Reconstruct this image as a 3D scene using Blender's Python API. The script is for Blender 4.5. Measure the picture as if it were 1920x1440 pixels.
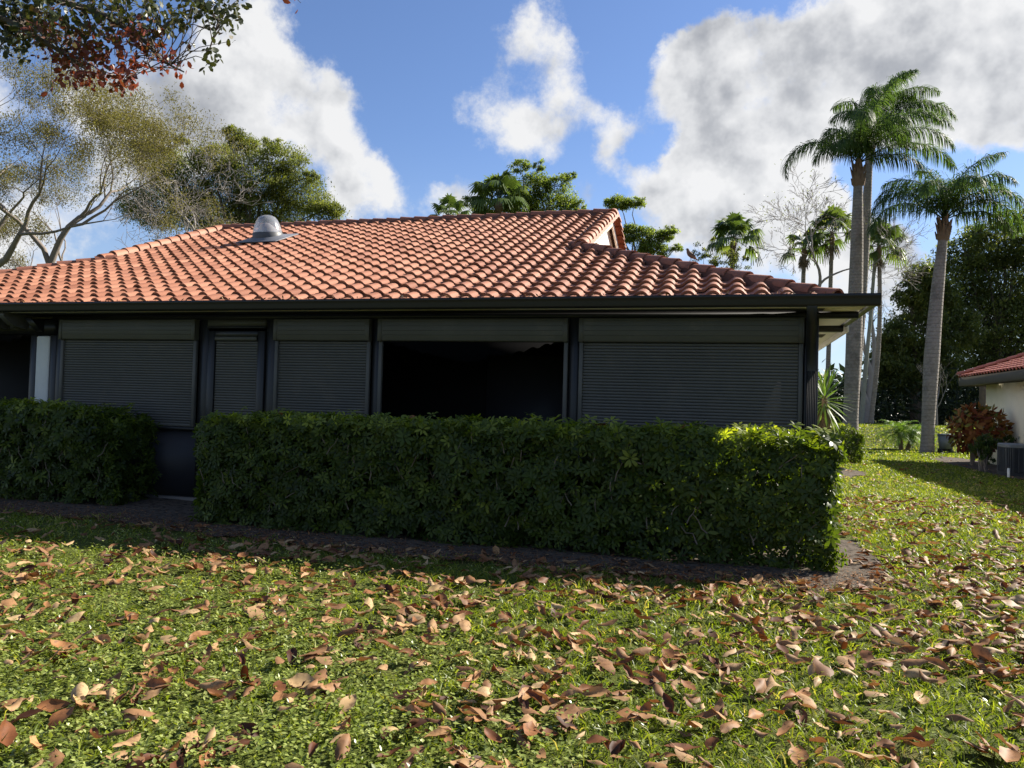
import bpy, math, random
import numpy as np
from mathutils import Matrix, Vector

for o in list(bpy.data.objects):
    bpy.data.objects.remove(o)
rng = np.random.default_rng(11)
random.seed(11)
SC = bpy.context.scene
COL = SC.collection
R = math.radians

# ------------------------------------------------------------------ camera
F_PX, ROLL, PITCH, EYE = 1442.0, R(1.6), R(1.5486), 1.5
cam_d = bpy.data.cameras.new('camera')
cam_d.sensor_width = 36.0
cam_d.lens = 36.0 * F_PX / 1920.0
cam_d.clip_start, cam_d.clip_end = 0.05, 3000.0
cam = bpy.data.objects.new('camera', cam_d)
COL.objects.link(cam)
_r0 = Vector((1, 0, 0)); _f0 = Vector((0, math.cos(PITCH), math.sin(PITCH))); _u0 = Vector((0, -math.sin(PITCH), math.cos(PITCH)))
_r = _r0 * math.cos(ROLL) + _u0 * math.sin(ROLL)
_u = _u0 * math.cos(ROLL) - _r0 * math.sin(ROLL)
cam.matrix_world = Matrix(((_r.x, _u.x, -_f0.x, 0), (_r.y, _u.y, -_f0.y, 0), (_r.z, _u.z, -_f0.z, EYE), (0, 0, 0, 1)))
SC.camera = cam


def ray(px, py):
    d = _r * ((px - 960) / F_PX) + _u * (-(py - 720) / F_PX) + _f0
    return np.array(d)


def at(px, py, Y):
    d = ray(px, py)
    return np.array([0, 0, EYE]) + d * (Y / d[1])


# house frame: u runs along the front of the house, v into the depth
YAW = R(15.5)
CU, SU = math.cos(YAW), math.sin(YAW)


def W(u, v, z=0.0):
    return np.array([u * CU + v * SU, -u * SU + v * CU, z])


def UV(x, y):
    return x * CU - y * SU, x * SU + y * CU


# ------------------------------------------------------------------ light
SUN_AZ, SUN_EL = R(64.5), R(33.0)
SUN_DIR = Vector((math.sin(SUN_AZ) * math.cos(SUN_EL), math.cos(SUN_AZ) * math.cos(SUN_EL), math.sin(SUN_EL)))
sl = bpy.data.lights.new('sun', 'SUN')
sl.energy, sl.angle, sl.color = 5.0, R(0.55), (1.0, 0.93, 0.82)
so = bpy.data.objects.new('sun', sl)
so.rotation_euler = (-SUN_DIR).to_track_quat('-Z', 'Y').to_euler()
so.location = (20, 10, 30)
COL.objects.link(so)

SC.view_settings.view_transform = 'Standard'
SC.view_settings.look = 'None'
SC.view_settings.exposure = 1.4
SC.view_settings.gamma = 1.0
SC.view_settings.use_curve_mapping = False

world = bpy.data.worlds.new('World')
SC.world = world
world.use_nodes = True


class NB:
    """tiny node builder"""
    def __init__(s, tree):
        s.t = tree
        s.n = tree.nodes
        s.l = tree.links

    def new(s, typ, **kw):
        nd = s.n.new(typ)
        for k, v in kw.items():
            setattr(nd, k, v)
        return nd

    def put(s, sock, val):
        if hasattr(val, 'is_output'):
            s.l.new(val, sock)
        elif val is not None:
            sock.default_value = val

    def math(s, op, a, b=None, c=None, clamp=False):
        nd = s.new('ShaderNodeMath', operation=op, use_clamp=clamp)
        for i, v in enumerate((a, b, c)):
            if v is not None:
                s.put(nd.inputs[i], v)
        return nd.outputs[0]

    def vmath(s, op, a, b=None):
        nd = s.new('ShaderNodeVectorMath', operation=op)
        s.put(nd.inputs[0], a)
        if b is not None:
            s.put(nd.inputs[1], b)
        return nd.outputs[1] if op in ('DOT_PRODUCT', 'LENGTH') else nd.outputs[0]

    def noise(s, vec, scale, detail=4, rough=0.5, dist=0.0, out=0):
        nd = s.new('ShaderNodeTexNoise')
        if vec is not None:
            s.put(nd.inputs['Vector'], vec)
        nd.inputs['Scale'].default_value = scale
        nd.inputs['Detail'].default_value = detail
        nd.inputs['Roughness'].default_value = rough
        nd.inputs['Distortion'].default_value = dist
        return nd.outputs[out]

    def smooth(s, x, a, b, lo=0.0, hi=1.0):
        nd = s.new('ShaderNodeMapRange', interpolation_type='SMOOTHSTEP')
        s.put(nd.inputs[0], x)
        nd.inputs[1].default_value = a
        nd.inputs[2].default_value = b
        nd.inputs[3].default_value = lo
        nd.inputs[4].default_value = hi
        return nd.outputs[0]

    def ramp(s, fac, stops):
        nd = s.new('ShaderNodeValToRGB')
        el = nd.color_ramp.elements
        while len(el) < len(stops):
            el.new(0.5)
        for e, (p, c) in zip(el, stops):
            e.position = p
            e.color = (*c, 1)
        s.put(nd.inputs[0], fac)
        return nd.outputs[0]

    def mix(s, fac, a, b):
        nd = s.new('ShaderNodeMix', data_type='RGBA')
        s.put(nd.inputs[0], fac)
        s.put(nd.inputs[6], a if hasattr(a, 'is_output') else (*a, 1))
        s.put(nd.inputs[7], b if hasattr(b, 'is_output') else (*b, 1))
        return nd.outputs[2]


def build_sky():
    blobs = [  # where the clouds of the day stand: picture direction, radius, weight
        (505, 45, 55, .45), (470, 120, 75, .8), (560, 160, 70, .9), (380, 190, 90, .75), (270, 220, 75, .5), (610, 205, 60, .9),
        (490, 235, 84, .85), (330, 270, 75, .55), (665, 315, 62, .95), (715, 345, 48, .8), (585, 300, 40, -.35), (180, 190, 80, .6),
        (40, 440, 110, .65), (200, 350, 80, .5), (70, 250, 60, -.3), (650, 385, 60, .6),
        (992, 55, 40, .75), (935, 105, 36, .6), (1065, 95, 38, .75), (1000, 125, 40, .3), (890, 190, 46, .65), (965, 240, 48, .85),
        (1065, 185, 40, .55), (1015, 195, 36, .15), (1130, 215, 50, .85), (1140, 280, 42, .85), (1020, 272, 36, .5), (1205, 240, 36, .5),
        (1262, 120, 52, .9), (1330, 90, 60, .9), (1420, 130, 105, 1.2), (1550, 90, 105, 1.2), (1700, 60, 110, 1.2), (1860, 80, 120, 1.2),
        (1550, 210, 100, 1.1), (1700, 190, 110, 1.1), (1860, 200, 90, 1.0), (1340, 215, 75, .9), (1262, 330, 55, 1.0), (1340, 335, 75, 1.0),
        (1450, 390, 85, 1.0), (1525, 390, 52, .95), (1300, 430, 80, .8), (1460, 300, 80, .9), (1720, 450, 70, .75), (1650, 520, 100, .75), (1440, 490, 80, .6), (1560, 470, 60, .6), (1800, 590, 90, .6),
        (1655, 350, 66, -1.2), (1885, 375, 90, -1.5), (1600, 325, 36, -.6), (1770, 350, 66, -.9), (1400, -25, 62, -1.0), (1285, 15, 55, -.9), (1225, 268, 34, -.9), (1560, 20, 30, -.3), (1790, 400, 50, -.3), (1900, 270, 50, .4),
        (750, 235, 22, .3), (850, 392, 45, .55), (1172, 342, 32, .4), (1075, 365, 40, .7), (820, 375, 30, .3),
        (770, 120, 110, -.4), (1180, 60, 60, -.5), (800, 300, 60, -.3), (1180, 150, 40, -.3),
        (-300, 200, 260, .8), (-700, -200, 330, .7), (2400, 200, 300, .9), (2900, -300, 380, .8), (1300, -500, 260, .7), (200, -600, 300, .8),
    ]
    grp = bpy.data.node_groups.new('cloud_density', 'ShaderNodeTree')
    grp.interface.new_socket('Vector', in_out='INPUT', socket_type='NodeSocketVector')
    grp.interface.new_socket('Density', in_out='OUTPUT', socket_type='NodeSocketFloat')
    grp.interface.new_socket('Grey', in_out='OUTPUT', socket_type='NodeSocketFloat')
    g = NB(grp)
    gi = g.new('NodeGroupInput')
    go = g.new('NodeGroupOutput')
    d0 = gi.outputs[0]
    w = g.vmath('SUBTRACT', g.noise(d0, 10.0, 6, .6, out=1), (0.5, 0.5, 0.5))
    w2 = g.new('ShaderNodeVectorMath', operation='SCALE')
    g.put(w2.inputs[0], w)
    w2.inputs[3].default_value = 0.10
    d = g.vmath('NORMALIZE', g.vmath('ADD', d0, w2.outputs[0]))
    tot = None
    for px, py, r, wt in blobs:
        v = Vector(ray(px, py)).normalized()
        ang = r / F_PX * (v @ _f0) ** 1.0
        k = 1.0 / (ang * ang)           # exp(-(1-cos)*2k/..)
        dt = g.vmath('DOT_PRODUCT', d, tuple(v))
        e = g.math('EXPONENT', g.math('MULTIPLY', g.math('SUBTRACT', dt, 1.0), 1.35 * k))
        tot = g.math('MULTIPLY', e, wt) if tot is None else g.math('MULTIPLY_ADD', e, wt, tot)
    away = g.smooth(g.vmath('DOT_PRODUCT', d0, tuple(_f0)), .55, .75, 1.0, 0.0)
    n2 = g.noise(d0, 2.3, 3, .5)
    far = g.math('MULTIPLY', g.math('MULTIPLY', g.math('SUBTRACT', n2, 0.45), 4.0), away)
    g.l.new(g.math('ADD', g.math('SUBTRACT', g.math('MINIMUM', tot, 1.25), .22), far), go.inputs[0])
    grey = None                                          # the deep, shaded hearts of the thick clouds
    for px, py, r, wt in [(330, 215, 95, .6), (170, 250, 80, .4), (470, 215, 60, .25), (1420, 200, 80, .55), (1530, 160, 70, .25), (1330, 190, 45, .2), (1800, 190, 110, .3),
                          (1430, 375, 85, .55), (1300, 290, 45, .4), (1205, 245, 40, .6), (1700, 560, 90, .5), (60, 330, 80, .3), (1075, 250, 30, .2)]:
        v = Vector(ray(px, py)).normalized()
        ang = r / F_PX * (v @ _f0)
        e = g.math('EXPONENT', g.math('MULTIPLY', g.math('SUBTRACT', g.vmath('DOT_PRODUCT', d, tuple(v)), 1.0), 1.35 / (ang * ang)))
        grey = g.math('MULTIPLY', e, wt) if grey is None else g.math('MULTIPLY_ADD', e, wt, grey)
    g.l.new(g.math('ADD', grey, g.math('MULTIPLY', g.math('MAXIMUM', far, 0.0), .35)), go.inputs[1])

    t = NB(world.node_tree)
    t.n.clear()
    out = t.new('ShaderNodeOutputWorld')
    co = t.new('ShaderNodeTexCoord').outputs['Generated']
    sky = t.new('ShaderNodeTexSky', sky_type='NISHITA')
    sky.sun_disc = False
    sky.sun_elevation, sky.sun_rotation = SUN_EL, SUN_AZ
    sky.air_density, sky.dust_density, sky.ozone_density = 1.0, 0.3, 2.5
    skyc = t.vmath('MULTIPLY', sky.outputs[0], (SKY_STR * 0.98, SKY_STR * 1.04, SKY_STR * 1.24))
    nd = t.new('ShaderNodeGroup')
    nd.node_tree = grp
    t.put(nd.inputs[0], co)
    cov = nd.outputs[0]
    nA = t.noise(co, 7.5, 12, .66)                      # billows
    off = t.vmath('ADD', co, (0.012, 0.0, 0.020))        # the same billows a step towards the sun: relief
    nB = t.noise(off, 8.5, 5, .55)
    nA5 = t.noise(co, 8.5, 5, .55)
    dens = t.math('MULTIPLY_ADD', t.math('SUBTRACT', nA, .5), 2.9, cov)
    alpha = t.smooth(dens, 0.16, 0.86)
    lA, lB = t.noise(co, 4.6, 3, .5), t.noise(t.vmath('ADD', co, (0.03, 0.0, 0.045)), 4.6, 3, .5)
    relief = t.math('MULTIPLY', t.math('ADD', t.math('MULTIPLY', t.math('SUBTRACT', nB, nA5), .62), t.math('MULTIPLY', t.math('SUBTRACT', lB, lA), .55)), 4.6)
    thick = t.math('ADD', t.math('MULTIPLY', t.smooth(dens, 0.45, 1.7), .30), nd.outputs[1])
    nS = t.noise(t.vmath('ADD', co, (3.1, 1.7, .4)), 5.0, 4, .5)
    soft = t.math('MULTIPLY', t.math('SUBTRACT', nS, .54), .75)
    shade = t.math('ADD', t.math('ADD', t.math('MULTIPLY', thick, .8), soft), relief, clamp=True)
    cc = t.ramp(shade, [(0.0, (0.345, 0.345, 0.345)), (0.3, (0.285, 0.288, 0.293)), (0.65, (0.195, 0.20, 0.21)), (1.0, (0.135, 0.142, 0.156))])
    sep = t.new('ShaderNodeSeparateXYZ')
    t.put(sep.inputs[0], co)
    haze = t.smooth(sep.outputs[2], 0.0, 0.34, 0.5, 0.0)
    base = t.mix(haze, skyc, (0.19, 0.235, 0.29))
    col = t.mix(t.math('MULTIPLY', alpha, 0.97), base, cc)
    low = t.smooth(sep.outputs[2], -0.02, 0.0, 0.0, 1.0)
    col = t.mix(low, (0.10, 0.11, 0.08), col)
    bg = t.new('ShaderNodeBackground')
    t.put(bg.inputs[0], col)
    bg.inputs[1].default_value = 1.0
    t.l.new(bg.outputs[0], out.inputs[0])
    world.cycles.sampling_method = 'MANUAL'
    world.cycles.sample_map_resolution = 512


SKY_STR = 0.050
build_sky()


# ------------------------------------------------------------------ materials
def mat(name, color, rough=0.6, var=0.25, scale=8.0, spec=0.3, bump=0.0, bscale=60.0, metal=0.0, tint=None, transl=0.0, trcol=None, backcol=None, dirt=None, pos=False):
    """procedural material; tint = colour stops picked by the per-piece 'tint' attribute"""
    m = bpy.data.materials.new(name)
    m.use_nodes = True
    t = NB(m.node_tree)
    t.n.clear()
    out = t.new('ShaderNodeOutputMaterial')
    co = t.new('ShaderNodeTexCoord').outputs['Object']
    if pos:
        co = t.new('ShaderNodeNewGeometry').outputs['Position']
    if tint:
        a = t.new('ShaderNodeAttribute', attribute_name='tint')
        c = t.ramp(a.outputs['Fac'], tint)
    else:
        c = t.mix(0.0, color, color)
    if var:
        n = t.noise(co, scale, 5, .6)
        f = t.math('MULTIPLY_ADD', t.math('SUBTRACT', n, .5), 2 * var, 1.0)
        c = t.vmath('MULTIPLY', c, t.new('ShaderNodeCombineXYZ').outputs[0])
        cx = c.node.inputs[1].links[0].from_node
        for i in range(3):
            t.put(cx.inputs[i], f)
    if dirt:
        n2 = t.smooth(t.noise(co, dirt[1], 6, .65), dirt[2], dirt[3])
        c = t.mix(n2, c, dirt[0])
    if backcol:
        geo = t.new('ShaderNodeNewGeometry')
        c = t.mix(geo.outputs['Backfacing'], c, backcol)
    b = t.new('ShaderNodeBsdfPrincipled')
    t.put(b.inputs['Base Color'], c)
    b.inputs['Roughness'].default_value = rough
    b.inputs['Metallic'].default_value = metal
    b.inputs['Specular IOR Level'].default_value = spec
    if bump:
        bn = t.new('ShaderNodeBump')
        bn.inputs['Strength'].default_value = bump
        bn.inputs['Distance'].default_value = 0.01
        t.put(bn.inputs['Height'], t.noise(co, bscale, 5, .6))
        t.put(b.inputs['Normal'], bn.outputs[0])
    sh = b.outputs[0]
    if transl:
        tr = t.new('ShaderNodeBsdfTranslucent')
        t.put(tr.inputs[0], t.vmath('MULTIPLY', c, trcol or (1.5, 1.5, .8)))
        mx = t.new('ShaderNodeMixShader')
        mx.inputs[0].default_value = transl
        t.l.new(sh, mx.inputs[1])
        t.l.new(tr.outputs[0], mx.inputs[2])
        sh = mx.outputs[0]
    t.l.new(sh, out.inputs[0])
    return m


# ------------------------------------------------------------------ mesh helpers
class Geo:
    def __init__(s):
        s.V, s.L, s.S, s.T, s.n = [], [], [], [], 0

    def add(s, V, F, tint=0.5):
        V = np.asarray(V, float).reshape(-1, 3)
        if len(V) == 0:
            return s
        Fs = F if isinstance(F, (list, tuple)) and len(F) and isinstance(F[0], np.ndarray) else [np.asarray(F, int)]
        for f in Fs:
            if len(f) == 0:
                continue
            s.L.append((f + s.n).ravel())
            s.S.append(np.full(len(f), f.shape[1]))
        s.V.append(V)
        s.T.append(np.broadcast_to(np.asarray(tint, float), (len(V),)))
        s.n += len(V)
        return s

    def box(s, a, b, tint=0.5):
        x0, y0, z0 = a
        x1, y1, z1 = b
        V = [(x0, y0, z0), (x1, y0, z0), (x1, y1, z0), (x0, y1, z0), (x0, y0, z1), (x1, y0, z1), (x1, y1, z1), (x0, y1, z1)]
        F = [(0, 3, 2, 1), (4, 5, 6, 7), (0, 1, 5, 4), (1, 2, 6, 5), (2, 3, 7, 6), (3, 0, 4, 7)]
        return s.add(V, np.array(F), tint)

    def bbox(s, a, b, bev=0.01, tint=0.5):
        """box with a chamfer on every edge running along its three axes"""
        a, b = np.array(a, float), np.array(b, float)
        bev = min(bev, 0.45 * float((b - a).min()))
        V = []
        for ax in range(3):
            for sx in (0, 1):
                for sy in (0, 1):
                    for sz in (0, 1):
                        p = np.array([(a, b)[sx][0], (a, b)[sy][1], (a, b)[sz][2]])
                        sg = np.array([1 - 2 * sx, 1 - 2 * sy, 1 - 2 * sz]) * bev
                        sg[ax] = 0
                        V.append(p + sg)
        import itertools
        bm = convex(np.array(V))
        return s.add(bm[0], [bm[1]] if len(bm[1]) else [], tint)

    def prism(s, prof, ax0, ax1, closed=True, caps=True, tint=0.5):
        """extrude a profile given as (y,z) rows from x=ax0 to x=ax1"""
        p = np.asarray(prof, float)
        n = len(p)
        V = np.concatenate([np.c_[np.full(n, ax0), p], np.c_[np.full(n, ax1), p]])
        m = n if closed else n - 1
        i = np.arange(m)
        j = (i + 1) % n
        F = np.c_[i, j, j + n, i + n]
        s.add(V, F, tint)
        if caps and closed:
            s.add(V[:n], np.arange(n)[::-1][None, :].copy(), tint)
            s.add(V[n:], np.arange(n)[None, :].copy(), tint)
        return s

    def lathe(s, prof, seg=24, c=(0, 0, 0), tint=0.5):
        p = np.asarray(prof, float)
        a = np.linspace(0, 2 * np.pi, seg, endpoint=False)
        V = np.stack([np.outer(p[:, 0], np.cos(a)), np.outer(p[:, 0], np.sin(a)), np.repeat(p[:, 1:2], seg, 1)], -1).reshape(-1, 3) + np.array(c)
        F = []
        for i in range(len(p) - 1):
            for k in range(seg):
                k2 = (k + 1) % seg
                F.append((i * seg + k, i * seg + k2, (i + 1) * seg + k2, (i + 1) * seg + k))
        return s.add(V, np.array(F), tint)

    def tube(s, pts, rad, sides=7, tint=0.5, cap=True):
        P = np.asarray(pts, float)
        k = len(P)
        rad = np.broadcast_to(np.asarray(rad, float), (k,))
        T = np.gradient(P, axis=0)
        T /= np.linalg.norm(T, axis=1, keepdims=True) + 1e-9
        ref = np.array([0, 0, 1.0]) if abs(T[0][2]) < 0.8 else np.array([1.0, 0, 0])
        N = ref - T[0] * (ref @ T[0])
        N /= np.linalg.norm(N)
        a = np.linspace(0, 2 * np.pi, sides, endpoint=False)
        V = []
        for i in range(k):
            N = N - T[i] * (N @ T[i])
            N /= np.linalg.norm(N) + 1e-9
            B = np.cross(T[i], N)
            V.append(P[i] + rad[i] * (np.outer(np.cos(a), N) + np.outer(np.sin(a), B)))
        V = np.concatenate(V)
        i = np.arange(k - 1)[:, None] * sides
        c = np.arange(sides)[None, :]
        c2 = (c + 1) % sides
        F = np.stack([i + c, i + c2, i + sides + c2, i + sides + c], -1).reshape(-1, 4)
        s.add(V, F, tint)
        if cap:
            s.add(V[-sides:], np.arange(sides)[None, :].copy(), tint)
        return s

    def segs(s, p0, p1, r0, r1, sides=3, tint=0.5):
        p0, p1 = np.asarray(p0, float), np.asarray(p1, float)
        n = len(p0)
        if n == 0:
            return s
        T = p1 - p0
        T /= np.linalg.norm(T, axis=1, keepdims=True) + 1e-9
        ref = np.where(np.abs(T[:, 2:3]) < .8, np.array([[0, 0, 1.]]), np.array([[1., 0, 0]]))
        N = np.cross(T, ref)
        N /= np.linalg.norm(N, axis=1, keepdims=True)
        B = np.cross(T, N)
        a = np.linspace(0, 2 * np.pi, sides, endpoint=False)
        ring = np.cos(a)[None, :, None] * N[:, None] + np.sin(a)[None, :, None] * B[:, None]
        r0 = np.broadcast_to(np.asarray(r0, float), (n,))[:, None, None]
        r1 = np.broadcast_to(np.asarray(r1, float), (n,))[:, None, None]
        V = np.concatenate([p0[:, None] + ring * r0, p1[:, None] + ring * r1], 1)
        b = (np.arange(n) * 2 * sides)[:, None]
        c = np.arange(sides)[None, :]
        c2 = (c + 1) % sides
        F = np.stack([b + c, b + c2, b + sides + c2, b + sides + c], -1).reshape(-1, 4)
        return s.add(V.reshape(-1, 3), F, tint)

    def leaf4(s, B, D, N, L, Wd, fold=0.15, tint=0.5):
        """rhomboid leaves: 4 vertices, 2 triangles"""
        n = len(B)
        S = np.cross(D, N)
        L = np.broadcast_to(np.asarray(L, float), (n,))[:, None]
        Wd = np.broadcast_to(np.asarray(Wd, float), (n,))[:, None]
        m = B + D * L * .45 + N * fold * Wd
        V = np.stack([B, m + S * Wd * .5, B + D * L, m - S * Wd * .5], 1).reshape(-1, 3)
        b = (np.arange(n) * 4)[:, None]
        F = np.concatenate([b + np.array([[0, 1, 2]]), b + np.array([[0, 2, 3]])])
        return s.add(V, F, np.repeat(np.broadcast_to(tint, (n,)), 4))

    def leaf6(s, B, D, N, L, Wd, droop=0.0, tint=0.5, fold=0.0):
        n = len(B)
        S = np.cross(D, N)
        L = np.broadcast_to(np.asarray(L, float), (n,))[:, None]
        Wd = np.broadcast_to(np.asarray(Wd, float), (n,))[:, None]
        dr = np.broadcast_to(np.asarray(droop, float), (n,))[:, None] * L
        a = B + D * L * .33 - N * dr * .1
        c = B + D * L * .7 - N * dr * .45
        V = np.stack([B, a + S * Wd * .42 + N * Wd * fold, a - S * Wd * .42 + N * Wd * fold, c + S * Wd * .5 + N * Wd * fold, c - S * Wd * .5 + N * Wd * fold, B + D * L - N * dr], 1).reshape(-1, 3)
        b = (np.arange(n) * 6)[:, None]
        F3 = np.concatenate([b + np.array([[0, 1, 2]]), b + np.array([[3, 5, 4]])])
        F4 = b + np.array([[1, 3, 4, 2]])
        return s.add(V, [F3, F4], np.repeat(np.broadcast_to(tint, (n,)), 6))

    def mesh(s, name, m, smooth=False):
        me = bpy.data.meshes.new(name)
        V = np.concatenate(s.V)
        L = np.concatenate(s.L)
        S = np.concatenate(s.S)
        T = np.concatenate(s.T)
        me.vertices.add(len(V))
        me.vertices.foreach_set('co', V.astype(np.float32).ravel())
        me.loops.add(len(L))
        me.loops.foreach_set('vertex_index', L.astype(np.int32))
        me.polygons.add(len(S))
        st = np.zeros(len(S), np.int32)
        st[1:] = np.cumsum(S)[:-1]
        me.polygons.foreach_set('loop_start', st)
        if smooth:
            me.polygons.foreach_set('use_smooth', np.ones(len(S), bool))
        me.update(calc_edges=True)
        a = me.attributes.new('tint', 'FLOAT', 'POINT')
        a.data.foreach_set('value', T.astype(np.float32))
        me.materials.append(m)
        return me

    def build(s, name, m, parent=None, smooth=False, **props):
        return place(name, s.mesh(name, m, smooth), parent, **props)


def convex(V):
    import bmesh
    bm = bmesh.new()
    vs = [bm.verts.new(v) for v in V]
    bmesh.ops.remove_doubles(bm, verts=bm.verts, dist=1e-6)
    bmesh.ops.convex_hull(bm, input=bm.verts)
    bm.verts.index_update()
    VV = np.array([v.co[:] for v in bm.verts])
    FF = np.array([[v.index for v in f.verts] for f in bm.faces if len(f.verts) == 3] or np.zeros((0, 3)), int)
    bm.free()
    return VV, FF


def place(name, me, parent=None, loc=None, rot=None, scale=None, **props):
    o = bpy.data.objects.new(name, me)
    COL.objects.link(o)
    if parent:
        o.parent = parent
    if loc is not None:
        o.location = tuple(float(x) for x in loc)
    if rot is not None:
        o.rotation_euler = rot
    if scale is not None:
        o.scale = (scale,) * 3 if np.isscalar(scale) else scale
    for k, v in props.items():
        if v:
            o[k] = v
    return o


def thing(name, label, category, loc=(0, 0, 0), rotz=0.0, group=None):
    return place(name, None, None, loc, (0, 0, rotz), label=label, category=category, group=group)


def unit(n):
    v = rng.normal(size=(n, 3))
    return v / (np.linalg.norm(v, axis=1, keepdims=True) + 1e-9)


def norm(v):
    return v / (np.linalg.norm(v, axis=-1, keepdims=True) + 1e-9)


def perp(D, hint=None):
    h = unit(len(D)) if hint is None else np.broadcast_to(hint, D.shape) + unit(len(D)) * .35
    return norm(h - D * np.sum(h * D, 1, keepdims=True))


def gz(x, y):
    """height of the ground"""
    u, v = UV(x, y)
    t = np.clip((v - 36.9) / 7.0, 0, 1)
    return 0.95 * t * t * (3 - 2 * t) + 0.02 * np.sin(x * 0.7) * np.sin(y * 0.6) * np.clip((y - 9) / 6, 0, 1)


# ------------------------------------------------------------------ shared materials
def hexl(r, g, b):
    f = lambda c: (c / 255 / 12.92) if c / 255 <= .04045 else ((c / 255 + .055) / 1.055) ** 2.4
    return (f(r), f(g), f(b))


M = {}
M['tile'] = mat('terracotta', None, .62, .16, 5.0, .25, .25, 90, pos=True, tint=[(0, (.20, .077, .042)), (.5, (.285, .121, .070)), (1, (.355, .165, .10))], dirt=((.15, .065, .045), 1.7, .52, .85))
M['cap'] = mat('ridge_terracotta', None, .7, .2, 6.0, .2, .25, 90, pos=True, tint=[(0, (.22, .088, .056)), (1, (.30, .125, .08))], dirt=((.09, .055, .05), 5.0, .5, .8))
M['mortar'] = mat('mortar', (.13, .065, .05), .9, .3, 9, .1, .5, 40)
M['deck'] = mat('roof_felt', (.05, .03, .025), .9, .2)
M['black'] = mat('black_aluminium', (.0145, .0142, .0140), .38, .12, 4.0, .35)
M['navy'] = mat('dark_panel', (.025, .025, .028), .5, .2, 2.5, .3)
M['slat'] = mat('shutter_slat', (.086, .083, .072), .5, .25, 1.3, .3, dirt=((.125, .112, .088), 2.4, .5, .85))
M['housing'] = mat('shutter_box', (.066, .063, .046), .45, .2, 2.0, .3, dirt=((.10, .09, .066), 3.0, .52, .85))
M['soffit'] = mat('soffit_paint', (.74, .68, .52), .8, .12, 3.0, .2, .15, 120)
M['fascia'] = mat('cream_fascia', (.72, .66, .55), .7, .15, 3.0, .2)
M['vent'] = mat('vent_mesh', (.16, .14, .10), .8, .1)
M['stucco'] = mat('white_stucco', (.62, .61, .56), .9, .12, 4.0, .15, .9, 28)
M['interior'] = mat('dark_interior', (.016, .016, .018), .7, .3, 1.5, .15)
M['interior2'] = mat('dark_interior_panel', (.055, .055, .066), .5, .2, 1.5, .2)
M['bark_grey'] = mat('grey_bark', (.20, .17, .145), .9, .35, 7, .1, .6, 30)
M['bark_dark'] = mat('dark_bark', (.10, .082, .066), .95, .35, 7, .1, .6, 30)
M['twig_grey'] = mat('grey_twig', (.25, .225, .205), .9, .2, 5, .1)
M['concrete'] = mat('concrete_slab', (.22, .20, .18), .9, .25, 6, .1, .4, 50)

# ------------------------------------------------------------------ ground
def ground_material():
    m = bpy.data.materials.new('lawn_soil')
    m.use_nodes = True
    t = NB(m.node_tree)
    t.n.clear()
    out = t.new('ShaderNodeOutputMaterial')
    co = t.new('ShaderNodeTexCoord').outputs['Object']
    n1 = t.noise(co, 0.9, 5, .6)
    n2 = t.noise(co, 14.0, 6, .7)
    n3 = t.noise(co, 60.0, 4, .7)
    c = t.ramp(n2, [(.25, (.03, .04, .01)), (.5, (.085, .105, .02)), (.75, (.15, .17, .035))])
    c2 = t.ramp(n3, [(.3, (.5, .5, .5)), (.7, (1.3, 1.3, 1.2))])
    c = t.vmath('MULTIPLY', c, c2)
    brown = t.smooth(n1, .52, .72, 0, .55)
    c = t.mix(brown, c, (.15, .11, .055))
    b = t.new('ShaderNodeBsdfPrincipled')
    t.put(b.inputs['Base Color'], c)
    b.inputs['Roughness'].default_value = .9
    b.inputs['Specular IOR Level'].default_value = .1
    bn = t.new('ShaderNodeBump')
    bn.inputs['Strength'].default_value = .8
    bn.inputs['Distance'].default_value = .03
    t.put(bn.inputs['Height'], n3)
    t.put(b.inputs['Normal'], bn.outputs[0])
    t.l.new(b.outputs[0], out.inputs[0])
    return m


def sheet(xs, ys, fz):
    X, Y = np.meshgrid(xs, ys)
    V = np.stack([X, Y, fz(X, Y)], -1).reshape(-1, 3)
    nx, ny = len(xs), len(ys)
    i = (np.arange(ny - 1)[:, None] * nx + np.arange(nx - 1)[None, :]).ravel()
    return V, np.c_[i, i + 1, i + nx + 1, i + nx]


xs = np.unique(np.r_[np.linspace(-900, -60, 8), np.linspace(-60, 60, 121), np.linspace(60, 900, 8)])
ys = np.unique(np.r_[np.linspace(-300, -6, 8), np.linspace(-6, 80, 130), np.linspace(80, 1500, 12)])
V, F = sheet(xs, ys, gz)
Geo().add(V, F).build('lawn_ground', ground_material(), smooth=True, kind='structure')


def bed_material():
    m = mat('sandy_soil', (.118, .098, .078), .95, .45, 7, .05, .45, 110, dirt=((.032, .025, .02), 14.0, .45, .65))
    return m


M['soil'] = bed_material()
# the bare bed round the hedges: front edge wanders
us = np.linspace(-14.5, 1.55, 120)
def bed_front(u):
    base = np.interp(u, [-14.5, -8.5, -7.0, -6.0, -3.5, -0.3, .8, 1.25, 1.55], [7.62, 7.54, 7.46, 7.28, 6.95, 6.98, 7.02, 7.18, 7.6])
    return base + .05 * np.sin(u * 5.1) + .04 * np.sin(u * 11.3 + 1) + .03 * np.sin(u * 23.)
Vb, rows = [], 10
for k in range(rows):
    f = k / (rows - 1)
    v = bed_front(us) * (1 - f) + 9.9 * f
    p = np.array([W(a, b, .012 + .012 * math.sin(a * 3 + b * 4)) for a, b in zip(us, v)])
    Vb.append(p)
n = len(us)
i = (np.arange(rows - 1)[:, None] * n + np.arange(n - 1)[None, :]).ravel()
Geo().add(np.concatenate(Vb), np.c_[i, i + 1, i + n + 1, i + n]).build('sand_bed', M['soil'], smooth=True, kind='structure')

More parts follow.
